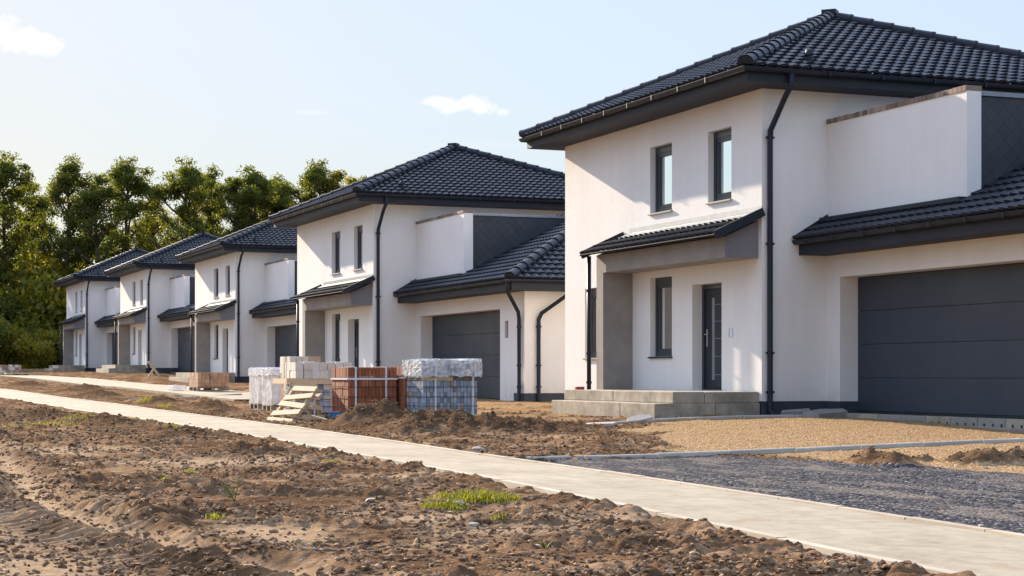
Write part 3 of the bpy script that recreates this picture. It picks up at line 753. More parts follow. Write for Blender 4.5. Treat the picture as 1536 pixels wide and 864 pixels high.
    vt = MB(); vt.tube([(.80, -.30, 6.30), (.80, -.30, 6.52)], .055, 12); vt.tube([(.80, -.30, 6.51), (.80, -.30, 6.56), (.80, -.30, 6.60)], .095, 12, .06)
    vt.build('roof_vent', 'anthracite', roof, smooth=False)
    # terrace box
    tb = MB(); zt = 5.33; xw = 1.34; ye = -4.22
    tb.box(xw, xw+.28, ye, -.002, 3.0, zt)
    tb.build('parapet_wall', 'stucco', H, smooth=False)
    cb_ = MB(); y = ye
    while y < -.1:
        cb_.box(xw-.015, xw+.295, y+.004, min(y+.115, 0), zt+.001, zt+.085+random.uniform(-.006, .006)); y += .12
    cb_.build('coping', 'coping_brick', H, smooth=False)
    sw = MB(); sw.box(xw+.285, 5.1, -4.10, -3.98, 3.0, 5.28); sw.build('slate_cladding', 'slate', H, smooth=False)
    fl = MB(); fl.box(xw+.29, 5.12, -4.13, -3.95, 5.285, 5.36); fl.box(xw+.29, 5.12, -3.94, -.01, 5.25, 5.29); fl.build('flashing', 'zinc', H, smooth=False)
    # garage
    gw = MB(); GL = 8.79; gt_ = 2.94
    wall_panel(gw, (xw, 0, zb-.31), (0, -1, 0), (0, 0, 1), GL, gt_, [(.45, 7.05, 0, 2.54), (7.39, 7.64, 1.76, 2.21)], (1, 0, 0), .40)
    wall_panel(gw, (xw, -GL, zb), (1, 0, 0), (0, 0, 1), D-xw, gt_-zb, [], (0, 1, 0), .2)
    wall_panel(gw, (D, -GL, zb), (0, 1, 0), (0, 0, 1), GL, gt_-zb, [], (-1, 0, 0), .2)
    # front wall stops above the plinth at the piers
    o_ = gw.build('garage_wall', 'stucco', H, smooth=False)
    pf = MB(); pf.box(xw-.006, xw+.41, -.456, 0, -.6, zb); pf.build('plinth', 'plinth', H, smooth=False); pf = MB()
    pf.box(xw-.006, xw+.05, -8.796, -8.05, -.6, zb-.001)
    pf.box(xw+.052, D-.02, -8.796, -8.70, -.6, zb-.002)
    pf.build('plinth', 'plinth', H, smooth=False)
    slit = MB(); slit.box(xw+.08, xw+.12, -7.64, -7.39, 1.76, 2.21); slit.box(xw+.072, xw+.08, -7.60, -7.43, 1.8, 2.17)
    sw_ = slit.build('slit_window', 'pvc', H, smooth=False)
    gd = MB(); gx = xw+.38; zz = .14
    gd.box(gx+.012, gx+.04, -7.05, -.45, .06, 2.54)
    zs = [.14, .73, 1.33, 1.93, 2.53]
    for p, q in zip(zs, zs[1:]): gd.box(gx-.01, gx+.02, -7.045, -.455, p+.004, q-.004)
    gdo = gd.build('garage_door', 'garage_door', H, bevel=.004)
    sl_ = MB(); sl_.box(gx-.02, gx+.04, -7.05, -.45, .055, .125); sl_.build('door_seal', 'hole', gdo, smooth=False)
    th_ = MB(); th_.box(xw-.03, xw+.5, -7.05, -.45, -.5, .05); th_.build('threshold', 'concrete_dark', H, smooth=False)
    # garage eaves
    gl2 = [(xw, 0), (xw, -GL), (D, -GL), (D, 0)]
    s = MB(); s.sweep(gl2, [(-.02, gt_), (.58, gt_), (.58, gt_+.27), (.56, gt_+.27), (.56, gt_+.025), (-.02, gt_+.025)])
    s.build('garage_fascia', 'fascia', H, smooth=False)
    zg2 = gt_+.25
    s = MB(); s.sweep(gl2, gutter_prof(.585, zg2)); br = s
    for yv in np.arange(-9.0, -.2, .95): br.box(xw-.745, xw-.585, yv, yv+.026, zg2-.078, zg2-.072); br.box(xw-.745, xw-.738, yv, yv+.026, zg2-.075, zg2+.02)
    s.build('garage_gutter', 'anthracite', H, smooth=False)
    # garage roof
    ex = xw-.66; ey = -GL-.66; ze2 = gt_+.29; rx = (ex+D+.66)/2; rise = .5*(rx-ex); hy = ey+(rx-ex)
    gr = MB(); sl_len = math.hypot(rx-ex, rise)
    S1 = Vector((rx-ex, 0, rise)); Ln = -ey
    # front slope: eave runs from y=0 to y=ey
    tile_plane(gr, Vector((ex, -.01, ze2))-S1.normalized()*.04, (0, -1, 0), S1, Ln, sl_len+.04, lambda v: 0, lambda v: Ln-max(0, (v-.04)/sl_len*(rx-ex)))
    S2 = Vector((0, rx-ex, rise)); Wg = D+.66-ex
    tile_plane(gr, Vector((ex, ey, ze2))-S2.normalized()*.04, (1, 0, 0), S2, Wg, sl_len+.04, lambda v: max(0, (v-.04)/sl_len*(rx-ex)), lambda v: Wg-max(0, (v-.04)/sl_len*(rx-ex)))
    S3 = Vector((-(rx-ex), 0, rise))
    tile_plane(gr, Vector((D+.66, ey, ze2))-S3.normalized()*.04, (0, 1, 0), S3, Ln, sl_len+.04, lambda v: max(0, (v-.04)/sl_len*(rx-ex)), lambda v: Ln)
    # cut the part of the front slope that lies inside the terrace box and the main house
    groof = gr.build('garage_roof', 'roof_tile', H, smooth=False)
    cp = MB(); top = Vector((rx, hy, ze2+rise+.05))
    caps(cp, (ex, ey, ze2+.04), top); caps(cp, (D+.66, ey, ze2+.04), top); caps(cp, top, (rx, 0, ze2+rise+.05))
    cp.build('ridge_tiles', 'roof_tile', groof, smooth=False)
    fl = MB()   # zinc apron where the garage roof meets the walls
    z0_ = ze2+.5*(xw-ex)+.045
    fl.box(xw-.16, xw-.002, ye-.02, -.01, z0_-.045, z0_+.025)
    fl.build('apron_flashing', 'anthracite', groof, smooth=False)
    fl = MB(); fl.poly([(ex+.02, -.012, ze2-.02), (xw, -.012, z0_-.1), (xw, -.012, z0_+.09), (ex+.02, -.012, ze2+.09)]); fl.poly([(ex+.02, -.05, ze2+.09), (ex+.02, -.012, ze2+.09), (xw, -.012, z0_+.09), (xw, -.05, z0_+.09)])
    fl.poly([(ex+.02, -.05, ze2+.09), (xw, -.05, z0_+.09), (xw, -.05, z0_-.1), (ex+.02, -.05, ze2-.02)])
    fl.build('step_flashing', 'anthracite', groof, smooth=False)
    # porch
    zb0, zf, zw = 2.88, 3.25, 3.55
    pr = MB(); px = -.67; ya, yb = .13, 5.70
    i = len(pr.v)
    pr.v += [(px, ya, zb0), (0, ya, zb0), (0, ya, zw), (px, ya, zf), (px, yb, zb0), (0, yb, zb0), (0, yb, zw), (px, yb, zf)]
    pr.f += [(0, 3, 7, 4), (4, 7, 6, 5), (0, 4, 5, 1), (3, 2, 6, 7)]
    pr.build('porch_beam', 'render_grey', H, smooth=False)
    pe = MB(); pe.poly([(px-.004, ya-.004, zb0-.004), (-.001, ya-.004, zb0-.004), (-.001, ya-.004, zw), (px-.004, ya-.004, zf)]); pe.poly([(px-.004, ya-.004, zb0-.004), (px-.004, ya+.02, zb0-.004), (-.001, ya+.02, zb0-.004), (-.001, ya-.004, zb0-.004)]); pe.build('porch_end_panel', 'render_dark', H, smooth=False)
    pw = MB(); pw.box(px, -.002, 5.37, 5.698, -.4, zb0); pw.build('porch_side_wall', 'render_grey', H, smooth=False)
    pr = MB(); S = Vector((.92, 0, .42)); Hs = S.length; y0r, y1r = 5.85, -.02
    tile_plane(pr, Vector((-.93, y0r, 3.27)), (0, -1, 0), S, y0r-y1r, Hs*.66, lambda v: 0, lambda v: y0r-y1r, th=.31)
    prf = pr.build('porch_roof', 'roof_tile', H, smooth=False)
    fl = MB(); Nn = Vector((-.42, 0, .92)).normalized(); Sn = S.normalized()
    A_ = Vector((-.93, 0, 3.27))+Sn*Hs*.63+Nn*.045; B_ = Vector((-.005, 0, 3.69+.03))
    for (p, q) in ((A_, B_),):
        fl.poly([(p.x, y0r-.35, p.z), (p.x, y1r, p.z), (q.x, y1r, q.z), (q.x, y0r-.35, q.z)]); fl.poly([(p.x, y0r-.35, p.z-.02), (p.x, y1r, p.z-.02), (p.x, y1r, p.z), (p.x, y0r-.35, p.z)])
    fl.box(-.012, -.001, y1r, y0r-.35, B_.z, B_.z+.09)
    fl.build('flashing', 'zinc', prf, smooth=False)
    vg = MB()
    rot = Matrix(((Sn.x, 0, -Sn.z), (0, 1, 0), (Sn.z, 0, Sn.x)))
    rot = Matrix((Sn, Vector((0, 1, 0)), Nn)).transposed()
    for yv in (y0r-.02, y1r+.0): MB().obox(Vector((-.93, yv, 3.27))+Sn*Hs*.5+Nn*-.0, (Hs+.06, .07, .15), rot).build('verge_board', 'anthracite', prf, smooth=False)
    gtb = MB(); gtb.tube([(-.955, y0r+.02, 3.262), (-.955, y1r-.02, 3.262)], .022, 8); pg = gtb.build('porch_gutter', 'dull_dark', H, smooth=False)
    # downpipes
    def pipe(name, pts, clips, r=.05, ax_='x'):
        p = MB().tube(pts, r, 12); o = p.build('downpipe', 'anthracite', H, smooth=False)
        o.data.polygons.foreach_set('use_smooth', [len(q.vertices) == 4 for q in o.data.polygons])
        for (cx, cy, cz, wx, wy) in clips:
            c = MB(); c.tube([(cx, cy, cz), (cx, cy, cz+.05)], r+.014, 12); c.box(cx-wx, cx+wx, cy-wy, cy+wy, cz+.012, cz+.038)
            c.build('pipe_clip', 'anthracite', o, smooth=False)
        return o
    pipe('a', [(.17, -.735, zg-.03), (.17, -.735, zg-.27), (.12, -.62, zg-.45), (.12, -.10, zg-.98), (.12, -.085, zg-1.15), (.12, -.085, .16), (.15, -.13, .07), (.20, -.22, .02)],
         [(.12, -.085, z, .085, .02) for z in (5.0, 3.1, 1.15, .45)])
    pipe('b', [(-.80, 5.79, 3.24), (-.80, 5.79, .05)], [(-.80, 5.79, z, .02, .07) for z in (2.5, 1.2, .6)], .045)
    gy = -8.62
    pipe('c', [(xw-.655, -9.25, zg2-.04), (xw-.655, -9.25, zg2-.20), (xw-.60, -9.16, zg2-.32), (xw-.15, -8.72, zg2-.78), (xw-.085, gy, zg2-.95), (xw-.085, gy, .16), (xw-.12, gy+.02, .07), (xw-.26, gy+.05, .01)],
         [(xw-.085, gy, z, .02, .075) for z in (2.0, 1.0, .45)])
    pipe('d', [(xw+1.05, -GL-.655, zg2-.04), (xw+1.05, -GL-.655, zg2-.22), (xw+.98, -GL-.58, zg2-.34), (xw+.42, -GL-.14, zg2-.82), (xw+.36, -GL-.085, zg2-.98), (xw+.36, -GL-.085, .16), (xw+.40, -GL-.12, .07), (xw+.5, -GL-.16, .0)],
         [(xw+.36, -GL-.085, z, .075, .02) for z in (2.0, 1.0, .45)])
    # porch steps from cast blocks
    for q, mt in (((-1.72, -1.1, 2.62, 4.95, .285, .487), 'concrete'), ((-1.72, -1.1, .10, 2.60, .283, .484), 'concrete'), ((-1.09, -.004, .10, 5.3, .283, .480), 'concrete'),
                  ((-2.10, -1.3, 1.5, 4.70, -.35, .282), 'concrete'), ((-2.10, -.9, .06, 1.48, -.35, .279), 'concrete'), ((-1.29, -.004, 1.49, 5.3, -.35, .28), 'concrete'), ((-.89, -.004, .06, 1.48, -.35, .277), 'concrete')):
        MB().box(*q).build('step_block', mt, H, bevel=.012)
    return H, WU
H0, WU = make_house()
def hut(o): return o
houses = [((16, 28.3, .213), 1.0, 'nearest white two-storey house with dark tiled roof and wide grey garage door', None),
          ((16, 51.75, .213), 1.0, 'second white house from the camera, directly behind the brick pallets', None),
          ((18.2, 79.8, .61), 1.0, 'middle house of the row, behind the small far tan brick pallet', None),
          ((18.25, 102.5, 1.075), 1.0, 'fourth white house from the camera, with crossed pale boards by its steps', None),
          ((17.6, 121.6, 1.13), 1.03, 'smallest and farthest white house at the edge of the woods', None)]
HO = [H0]
for i in range(1, 5): HO.append(copy_tree(H0))
for o, (loc, s, lab, _) in zip(HO, houses):
    o.location = loc; o.scale = (1, 1, s); o['label'] = lab; o['category'] = 'house'; o['group'] = 'row of identical new houses'
# the nearest house: pale blinds upstairs, a house number
for wdw in WU:
    for ch in wdw.children:
        if ch.name.startswith('curtain'):
            ch.data = ch.data.copy(); ch.data.materials[0] = M['curtain_light']
        if ch.name.startswith('glass'):
            ch.data = ch.data.copy(); ch.data.materials[0] = M['glass_bright']
fc = bpy.data.curves.new('house_number', 'FONT'); fc.body = '13'; fc.size = .24; fc.extrude = .006
fo = bpy.data.objects.new('tmp', fc); COL.objects.link(fo)
dg = bpy.context.evaluated_depsgraph_get(); nm = bpy.data.meshes.new_from_object(fo.evaluated_get(dg)); bpy.data.objects.remove(fo)
nm.materials.clear(); nm.materials.append(M['number']); no = bpy.data.objects.new('house_number', nm); COL.objects.link(no); no.parent = H0
no.location = (-.007, 1.27, 1.48); no.rotation_euler = (R(90), 0, R(-90))

# ------------------------------------------------------------------ blocks under the nearest garage door
y = 27.85-.15; k = 0
blk = None
labs = ['hollow concrete block with holes under the garage door, first of the row from the house corner'] 
def ordn(i): return ['first', 'second', 'third', 'fourth', 'fifth', 'sixth', 'seventh', 'eighth', 'ninth', 'tenth', 'eleventh', 'twelfth'][i]
for k in range(9):
    yb_ = 27.55-k*.70; b = MB(); zt = .325
    b.box(17.02, 17.24, yb_-.685, yb_, .10, zt)
    o = b.build('hollow_block', 'concrete' if k % 3 == 1 else 'concrete_dark', None, bevel=.01)
    for q in range(3): MB().box(17.0165, 17.10, yb_-.62+q*.215, yb_-.575+q*.215, .195, .245).build('hole', 'hole', o, smooth=False)
    tag(o, 'hollow concrete block below the wide garage door, %s from the house corner' % ordn(k), 'block', 'hollow blocks along the garage threshold')
b = MB(); y = 27.4
while y > 21:
    L2 = random.uniform(.7, 1.3); b.box(16.86+random.uniform(-.02, .02), 17.02, y-L2+.015, y, .0, .195+random.uniform(-.008, .008)); y -= L2
tag(b.build('mortar_footing', 'concrete_dark', None, bevel=.012), 'low uneven mortar strip in front of the hollow blocks at the garage door', 'footing')

# ------------------------------------------------------------------ brick pallets
def pallet_base(parent, w, d, z=0, material='wood_grey'):
    p = MB()
    for k in range(7): p.box(-w/2+k*w/7+.01, -w/2+(k+1)*w/7-.02, -d/2, d/2, z+.11, z+.135)
    for yv in (-d/2, -.05, d/2-.1): p.box(-w/2, w/2, yv, yv+.1, z+.085, z+.108)
    for xv in (-w/2, -.06, w/2-.12):
        for yv in (-d/2, -.05, d/2-.1): p.box(xv, xv+.12, yv+.002, yv+.098, z+.02, z+.084)
    for yv in (-d/2, -.05, d/2-.1): p.box(-w/2, w/2, yv, yv+.1, z, z+.019)
    return p.build('pallet', material, parent, smooth=False)
def bricks(parent, w, d, z0, h, nx_, ny_, nz_, material, name='bricks', jit=.004, odd=None, skip=0, gap=None):
    b = MB(); b2 = MB(); bw, bd, bh = w/nx_, d/ny_, h/nz_
    for i in range(nx_):
        for j in range(ny_):
            if 0 < i < nx_-1 and 0 < j < ny_-1: continue_ = True
            else: continue_ = False
            for k in range(nz_):
                if continue_ and k < nz_-1: continue
                if skip and k == nz_-1 and random.random() < skip: continue
                x = -w/2+i*bw+random.uniform(-jit, jit); y = -d/2+j*bd+random.uniform(-jit, jit); z = z0+k*bh
                g_ = .004
                if gap and i >= gap[0]: x += gap[1]
                (b2 if odd and random.random() < odd[1] else b).box(x+g_, x+bw-g_, y+g_, y+bd-g_, z+.001, z+bh-.004)
    o = b.build(name, material, parent, smooth=False)
    if odd and b2.v: b2.build(name, odd[0], parent, smooth=False)
    return o
def band(parent, w, d, z0, z1, xs=(), zs=(), ys=(), material='strap', t=.006, ww=.018, name='strap'):
    for x in xs:
        s = MB(); s.box(x-ww, x+ww, -d/2-t-.004, -d/2-.005, z0, z1+t); s.box(x-ww, x+ww, d/2+.005, d/2+t+.004, z0, z1+t); s.box(x-ww, x+ww, -d/2-t, d/2+t, z1+.002, z1+t+.002)
        s.build(name, material, parent, smooth=False)
    for z in zs:
        s = MB(); a, b_ = w/2+.009, d/2+.009
        s.box(-a, a, -b_-t, -b_, z-ww, z+ww); s.box(-a, a, b_, b_+t, z-ww, z+ww); s.box(-a-t, -a, -b_-t, b_+t, z-ww, z+ww); s.box(a, a+t, -b_-t, b_+t, z-ww, z+ww)
        s.build(name, material, parent, smooth=False)
def film(parent, w, d, z0, z1, seed=0, name='film', mt='film'):
    """crumpled shrink film sleeve"""
    rs = random.Random(seed); m_ = MB(); per = []
    n = 14
    for (ax_, ay_), (bx_, by_) in (((-1, -1), (1, -1)), ((1, -1), (1, 1)), ((1, 1), (-1, 1)), ((-1, 1), (-1, -1))):
        for k in range(n): t_ = k/n; per.append(((ax_+(bx_-ax_)*t_)*w/2, (ay_+(by_-ay_)*t_)*d/2))
    nz_ = 8; rows = []
    for r in range(nz_+1):
        z = z0+(z1-z0)*r/nz_; i = len(m_.v); rows.append(i)
        for (x, y) in per:
            o = 1+rs.uniform(.012, .035); m_.v.append((x*o, y*o, z+(rs.uniform(-.03, .03) if r in (0, nz_) else 0)))
    P = len(per)
    for a, b in zip(rows, rows[1:]):
        for j in range(P): m_.f.append((a+j, a+(j+1) % P, b+(j+1) % P, b+j))
    i = len(m_.v)
    m_.v.append((0, 0, z1+.02))
    for j in range(P): m_.f.append((rows[-1]+j, rows[-1]+(j+1) % P, i))
    return m_.build(name, mt, parent, smooth=False)
GRP = 'brick pallets on the building plot'
def at(x, y, dz=0): return (x, y, gb(x, y)+dz)
# blue-grey two tier stack
T = empty('brick_pallet', at(11.55, 32.9, -.02), 'blue-grey paver pallet with a wider film-wrapped upper tier, rightmost of the big pallets', 'brick pallet', GRP)
pallet_base(T, 1.2, 1.05, 0, 'wood')
bricks(T, 1.10, 1.0, .14, .64, 16, 8, 6, 'brick_blue', odd=('brick_rust', .10))
for k in range(3): MB().box(-.55, .05+.2*k, -.5+k*.42, -.40+k*.42, .785, .862).build('timber', 'wood', T, smooth=False)
bricks(T, 1.04, .9, .785, .076, 8, 5, 1, 'brick_rust', odd=('brick_blue', .5))
bricks(T, 1.18, 1.12, .866, .30, 16, 8, 2, 'brick_blue', odd=('brick_pale', .25), jit=.006)
film(T, 1.20, 1.145, .86, 1.18, 4)
band(T, 1.10, 1.0, .1, .86, xs=(-.30, .46)); band(T, 1.22, 1.16, .86, 1.185, xs=(-.32, .48))
band(T, 1.10, 1.0, .1, .86, zs=(.3, .48, .66), material='strap_dark', ww=.004, name='net')
# red brick pallets
T = empty('brick_pallet', at(10.42, 34.35, -.03), 'red-brown brick pallet tied with white bands behind the soil heap', 'brick pallet', GRP)
pallet_base(T, 1.05, 1.0)
bricks(T, 1.0, 1.15, .14, .95, 14, 9, 5, 'brick_red')
band(T, 1.0, 1.15, .1, 1.09, xs=(-.34, .28)); band(T, 1.0, 1.15, .1, 1.09, zs=(.86,)); band(T, 1.0, 1.15, .1, 1.09, zs=(.30, .50, .70), material='strap_dark', ww=.004, name='net')
T = empty('brick_pallet', at(11.13, 33.95, -.03), 'red-brown brick pallet half hidden by the blue-grey pavers', 'brick pallet', GRP)
pallet_base(T, .95, .9)
bricks(T, .5, 1.0, .14, .95, 7, 8, 5, 'brick_red')
T.location.x = 11.23
band(T, .5, 1.0, .1, 1.09, xs=(.2,)); band(T, .5, 1.0, .1, 1.09, zs=(.86,))
# grey/pale two tier stack
T = empty('brick_pallet', at(10.15, 36.9, -.02), 'tall pale brick stack with timber battens between its two tiers', 'brick pallet', GRP)
pallet_base(T, 1.2, 1.0)
bricks(T, 1.15, 1.1, .14, .60, 8, 6, 5, 'brick_blue', odd=('brick_pale', .4))
for q in ((-.80, .62, -.60, -.50, .745, .85), (-.80, -.68, -.49, .6, .745, .85), (-.60, .62, .2, .3, .745, .85)): MB().box(*q).build('timber', 'wood', T, smooth=False)
bricks(T, 1.2, 1.15, .855, .34, 7, 6, 2, 'brick_pale', jit=.01)
band(T, 1.2, 1.15, .1, 1.195, xs=(-.2, .4)); band(T, 1.15, 1.1, .1, .74, zs=(.27, .42, .57), material='strap_dark', ww=.004, name='net')
T = empty('brick_pallet', at(10.62, 40.0, 0), 'small beige brick stack between the pale tall stack and white-wrapped pallets', 'brick pallet', GRP)
pallet_base(T, .9, .9); bricks(T, .7, .9, .14, .78, 4, 4, 5, 'brick_tan'); bricks(T, .72, .92, .925, .38, 5, 4, 2, 'brick_pale', odd=('brick_rust', .3))
# white wrapped
for (x, y, lab, sd_, w_) in ((10.95, 44.6, 'narrow white film-wrapped brick pallet, leftmost of the near pallets', 3, .62), (11.0, 42.8, 'white film-wrapped pallet with a dark corner gap, right of the narrow one', 9, .95)):
    T = empty('wrapped_pallet', at(x, y, 0), lab, 'wrapped pallet', GRP)
    pallet_base(T, w_, .9); bricks(T, w_*.92, .95, .14, .82, 5, 5, 4, 'brick_pale', odd=('brick_tan', .3)); film(T, w_*.97, 1.0, .13, 1.0, sd_, mt='film_white')
    film(T, w_*1.04, 1.06, .84, 1.02, sd_+5, mt='film_white')
# far pallets
T = empty('brick_pallet', at(13.55, 63.6, .02), 'tan brick pallet alone on the pavement in front of the middle house', 'brick pallet', GRP)
pallet_base(T, 1.15, 1.4); bricks(T, 1.12, 1.5, .14, .50, 8, 8, 4, 'brick_tan'); band(T, 1.12, 1.5, .1, .64, xs=(-.1,), material='strap_dark', ww=.006)
sl2 = MB(); sl2.box(-1.15, -.65, -.4, .6, 0, .18); o = sl2.build('film_heap', 'film', None, bevel=.05, loc=at(13.45, 64.2, .02)); tag(o, 'crumpled translucent sheet heap left of the lone tan brick pallet', 'plastic sheet')
T = empty('brick_pallet', at(11.35, 108.5, 0), 'grey-brown brick pallet at the far left before the woods', 'brick pallet', GRP)
pallet_base(T, 1.3, 1.2, 0, 'wood'); bricks(T, 1.25, 1.1, .14, .46, 7, 6, 3, 'brick_rust', odd=('brick_pale', .35)); band(T, 1.25, 1.1, .1, .6, xs=(.1,))
b = MB(); b.box(-1.0, 1.3, -.5, .5, 0, .07); tag(b.build('timber_platform', 'wood', None, bevel=.01, loc=at(11.9, 106.2, .05)), 'pale flat timber platform in front of the far left brick pallet', 'platform')

# leaning broken wooden pallet
T = empty('broken_pallet', at(8.55, 33.9, 0), 'broken pale wooden pallet leaning against the tall brick stack', 'wooden pallet')
rt = Vector((.30, -.954, 0)).normalized(); up = Vector((.62, .195, .76)).normalized(); nrm_ = up.cross(rt).normalized()
tilt = Matrix((rt, nrm_, up)).transposed()
for k in range(5):
    s = MB(); c = up*(.07+.20*k)+rt*(.02*k)
    s.obox(c, (.95 if k < 4 else .85, .024, .12), tilt @ Matrix.Rotation(R(random.uniform(-5, 5)), 3, 'Y')); s.build('slat', 'wood', T, bevel=.004)
for k in (-1, 0, 1):
    s = MB(); s.obox(up*.47+rt*(.38*k)+nrm_*.06, (.05, .08, .95), tilt); s.build('bearer', 'wood', T, bevel=.004)
for k in range(4):
    s = MB(); c = up*(.10+.22*k)+rt*(.08+.02*k)+nrm_*.13
    s.obox(c, (.85, .02, .09), tilt @ Matrix.Rotation(R(random.uniform(-12, 12)), 3, 'Y')); s.build('slat', 'wood', T, bevel=.004)
T = empty('broken_pallet', at(9.52, 34.9, 0), 'second broken wooden pallet standing on edge behind the leaning one', 'wooden pallet')
tilt = Matrix.Rotation(R(18), 3, 'Z') @ Matrix.Rotation(R(-22), 3, 'X'); up = tilt @ Vector((0, 0, 1)); rt = tilt @ Vector((1, 0, 0)); nrm_ = tilt @ Vector((0, 1, 0))
for k in range(4):
    s = MB(); s.obox(up*(.08+.23*k), (.60, .022, .10), tilt @ Matrix.Rotation(R(random.uniform(-14, 14)), 3, 'Y')); s.build('slat', 'wood', T, bevel=.004)
for k in (-1, 0, 1):
    s = MB(); s.obox(up*.42+rt*(.25*k)+nrm_*.06, (.05, .08, .84), tilt); s.build('bearer', 'wood_grey', T, bevel=.004)
for i, (x, y, a, ln, lab) in enumerate(((8.9, 33.6, 20, .5, 'short pale offcut board on the soil under the leaning pallet'), (9.3, 33.5, -35, .4, 'short tilted board end at the foot of the broken pallets'))):
    s = MB(); s.obox((0, 0, .07), (ln, .1, .03), Matrix.Rotation(R(a), 3, 'Z') @ Matrix.Rotation(R(14), 3, 'Y')); tag(s.build('board', 'wood', None, bevel=.004, loc=at(x, y, .03)), lab, 'board')
b = MB(); b.tube([(0, 0, 0), (0, 0, .16)], .13, 20, .15); b.tube([(0, 0, .155), (0, 0, .165)], .158, 20)
tag(b.build('bucket', 'plastic_blue', None, smooth=False, loc=at(9.72, 33.9, .04)), 'small blue bucket on the soil below the red brick pallet', 'bucket')
# crossed pale boards by the fourth house
T = empty('crossed_boards', at(15.9, 87.0, .1), 'two crossed pale boards standing by the steps of the fourth house', 'boards')
s = MB(); s.obox((0, 0, .5), (.16, .07, 1.5), Matrix.Rotation(R(-38), 3, 'Y')); s.build('board', 'wood', T, bevel=.01)
s = MB(); s.obox((-.25, .05, .28), (.14, .07, .95), Matrix.Rotation(R(32), 3, 'Y')); s.build('board', 'wood', T, bevel=.01)
T.scale = (.68, .68, .68)
s = MB(); s.obox((.45, .05, .12), (1.2, .09, .16), Matrix.Rotation(R(8), 3, 'Y')); s.build('board', 'wood_grey', T, bevel=.01)
# white sheet piece before the nearest steps
def slab(name, pts, h, loc, material, lab, cat, rz=0, tilt_=0):
    b = MB(); i = 0; n = len(pts)
    b.v = [(x, y, 0) for x, y in pts]+[(x*.96, y*.96, h) for x, y in pts]
    b.f = [tuple(range(n-1, -1, -1)), tuple(range(n, 2*n))]+[(j, (j+1) % n, n+(j+1) % n, n+j) for j in range(n)]
    o = b.build(name, material, None, bevel=.006, loc=loc); o.rotation_euler = (R(tilt_), R(-tilt_*.6), R(rz)); return tag(o, lab, cat)
slab('sheet_piece', [(-.32, -.08), (-.1, -.14), (.22, -.12), (.28, .04), (.1, .14), (-.2, .07)], .035, at(13.3, 27.75, .06), 'kerb', 'white broken board piece lying against the nearest porch steps', 'board piece', 10, 14)
slab('flat_slab', [(-.7, -.12), (.6, -.18), (.75, .1), (-.6, .15)], .06, at(11.9, 27.2, .02), 'kerb', 'flat pale slab half buried in soil left of the yellow sand', 'slab', -8, 2)
slab('rubble', [(-.4, -.2), (.3, -.25), (.5, .05), (.1, .25), (-.45, .15)], .12, at(16.75, 27.35, .0), 'concrete_dark', 'grey broken slab heap at the corner of the garage threshold', 'rubble', 15, 6)
slab('rubble', [(-.3, -.1), (.25, -.12), (.3, .08), (-.2, .14)], .1, at(16.45, 27.9, .02), 'concrete_dark', 'grey lump of mortar under the downpipe of the nearest house', 'rubble', -15, 8)
b = MB(); b.box(-.09, .09, -.05, .05, 0, .06); tag(b.build('brick_bit', 'plastic_red', None, bevel=.01, loc=(14.55, 33.1, .213+.487)), 'small red object on the porch step beside the grey side wall', 'brick')

# ------------------------------------------------------------------ stones and clods
def rocks(name, P, S, material, seed=1, flat=.7):
    rs = np.random.RandomState(seed)
    bm = bmesh.new(); bmesh.ops.create_icosphere(bm, subdivisions=1, radius=1); V0 = np.array([v.co[:] for v in bm.verts]); F0 = np.array([[v.index for v in f.verts] for f in bm.faces]); bm.free()
    n = len(P); V = np.repeat(V0[None], n, 0)*(1+rs.uniform(-.28, .28, (n, len(V0), 1)))
    sc = np.asarray(S)[:, None, None]*np.stack([rs.uniform(.7, 1.4, n), rs.uniform(.7, 1.3, n), rs.uniform(.45, .9, n)*flat*1.3], -1)[:, None, :]
    V = V*sc; a = rs.rand(n)*6.283; c, s_ = np.cos(a)[:, None], np.sin(a)[:, None]
    x = V[..., 0]*c-V[..., 1]*s_; y = V[..., 0]*s_+V[..., 1]*c; V = np.stack([x, y, V[..., 2]], -1)+np.asarray(P)[:, None, :]
    F = (F0[None]+np.arange(n)[:, None, None]*len(V0)).reshape(-1, 3)
    return npmesh(name, V.reshape(-1, 3), F, material)
rs = np.random.RandomState(11)
n = 75000
Y_ = 7.5+(rs.rand(n)**1.5)*34; X_ = rs.rand(n)*(Y_*.75+2)-.8
z_, k_, d_ = ground(X_, Y_)
keep = (pathmask(X_, Y_, .03, .02) < .5) & (d_ < .2) & (k_[:, 1] < .5) & (k_[:, 0] < .75+.25*rs.rand(n)) & (X_ < 14.5) & (fbm(X_, Y_, 1.2, 3)*1.3+rs.rand(n)*.9 > .3)
X_, Y_, z_ = X_[keep], Y_[keep], z_[keep]
S_ = .007+.024*rs.rand(len(X_))**5+Y_*.0004
tag(rocks('soil_clods', np.stack([X_, Y_, z_+S_*.15], -1), S_, 'clod_dark', 5), 'clods of brown earth scattered over the churned soil', 'soil clods', kind='stuff')
n = 3000
Y_ = 7.5+(rs.rand(n)**1.5)*40; X_ = rs.rand(n)*(Y_*.8+2)-.8
z_, k_, d_ = ground(X_, Y_)
keep = (pathmask(X_, Y_, -.02, .02) < .5) & (X_ < 15) & ((d_ > .3) | (rs.rand(n) < .12))
X_, Y_, z_ = X_[keep], Y_[keep], z_[keep]; S_ = .006+.016*rs.rand(len(X_))**3
tag(rocks('gravel', np.stack([X_, Y_, z_+S_*.2], -1), S_, 'stone_grey', 6), 'loose grey gravel and grit strewn over the plots', 'gravel', kind='stuff')
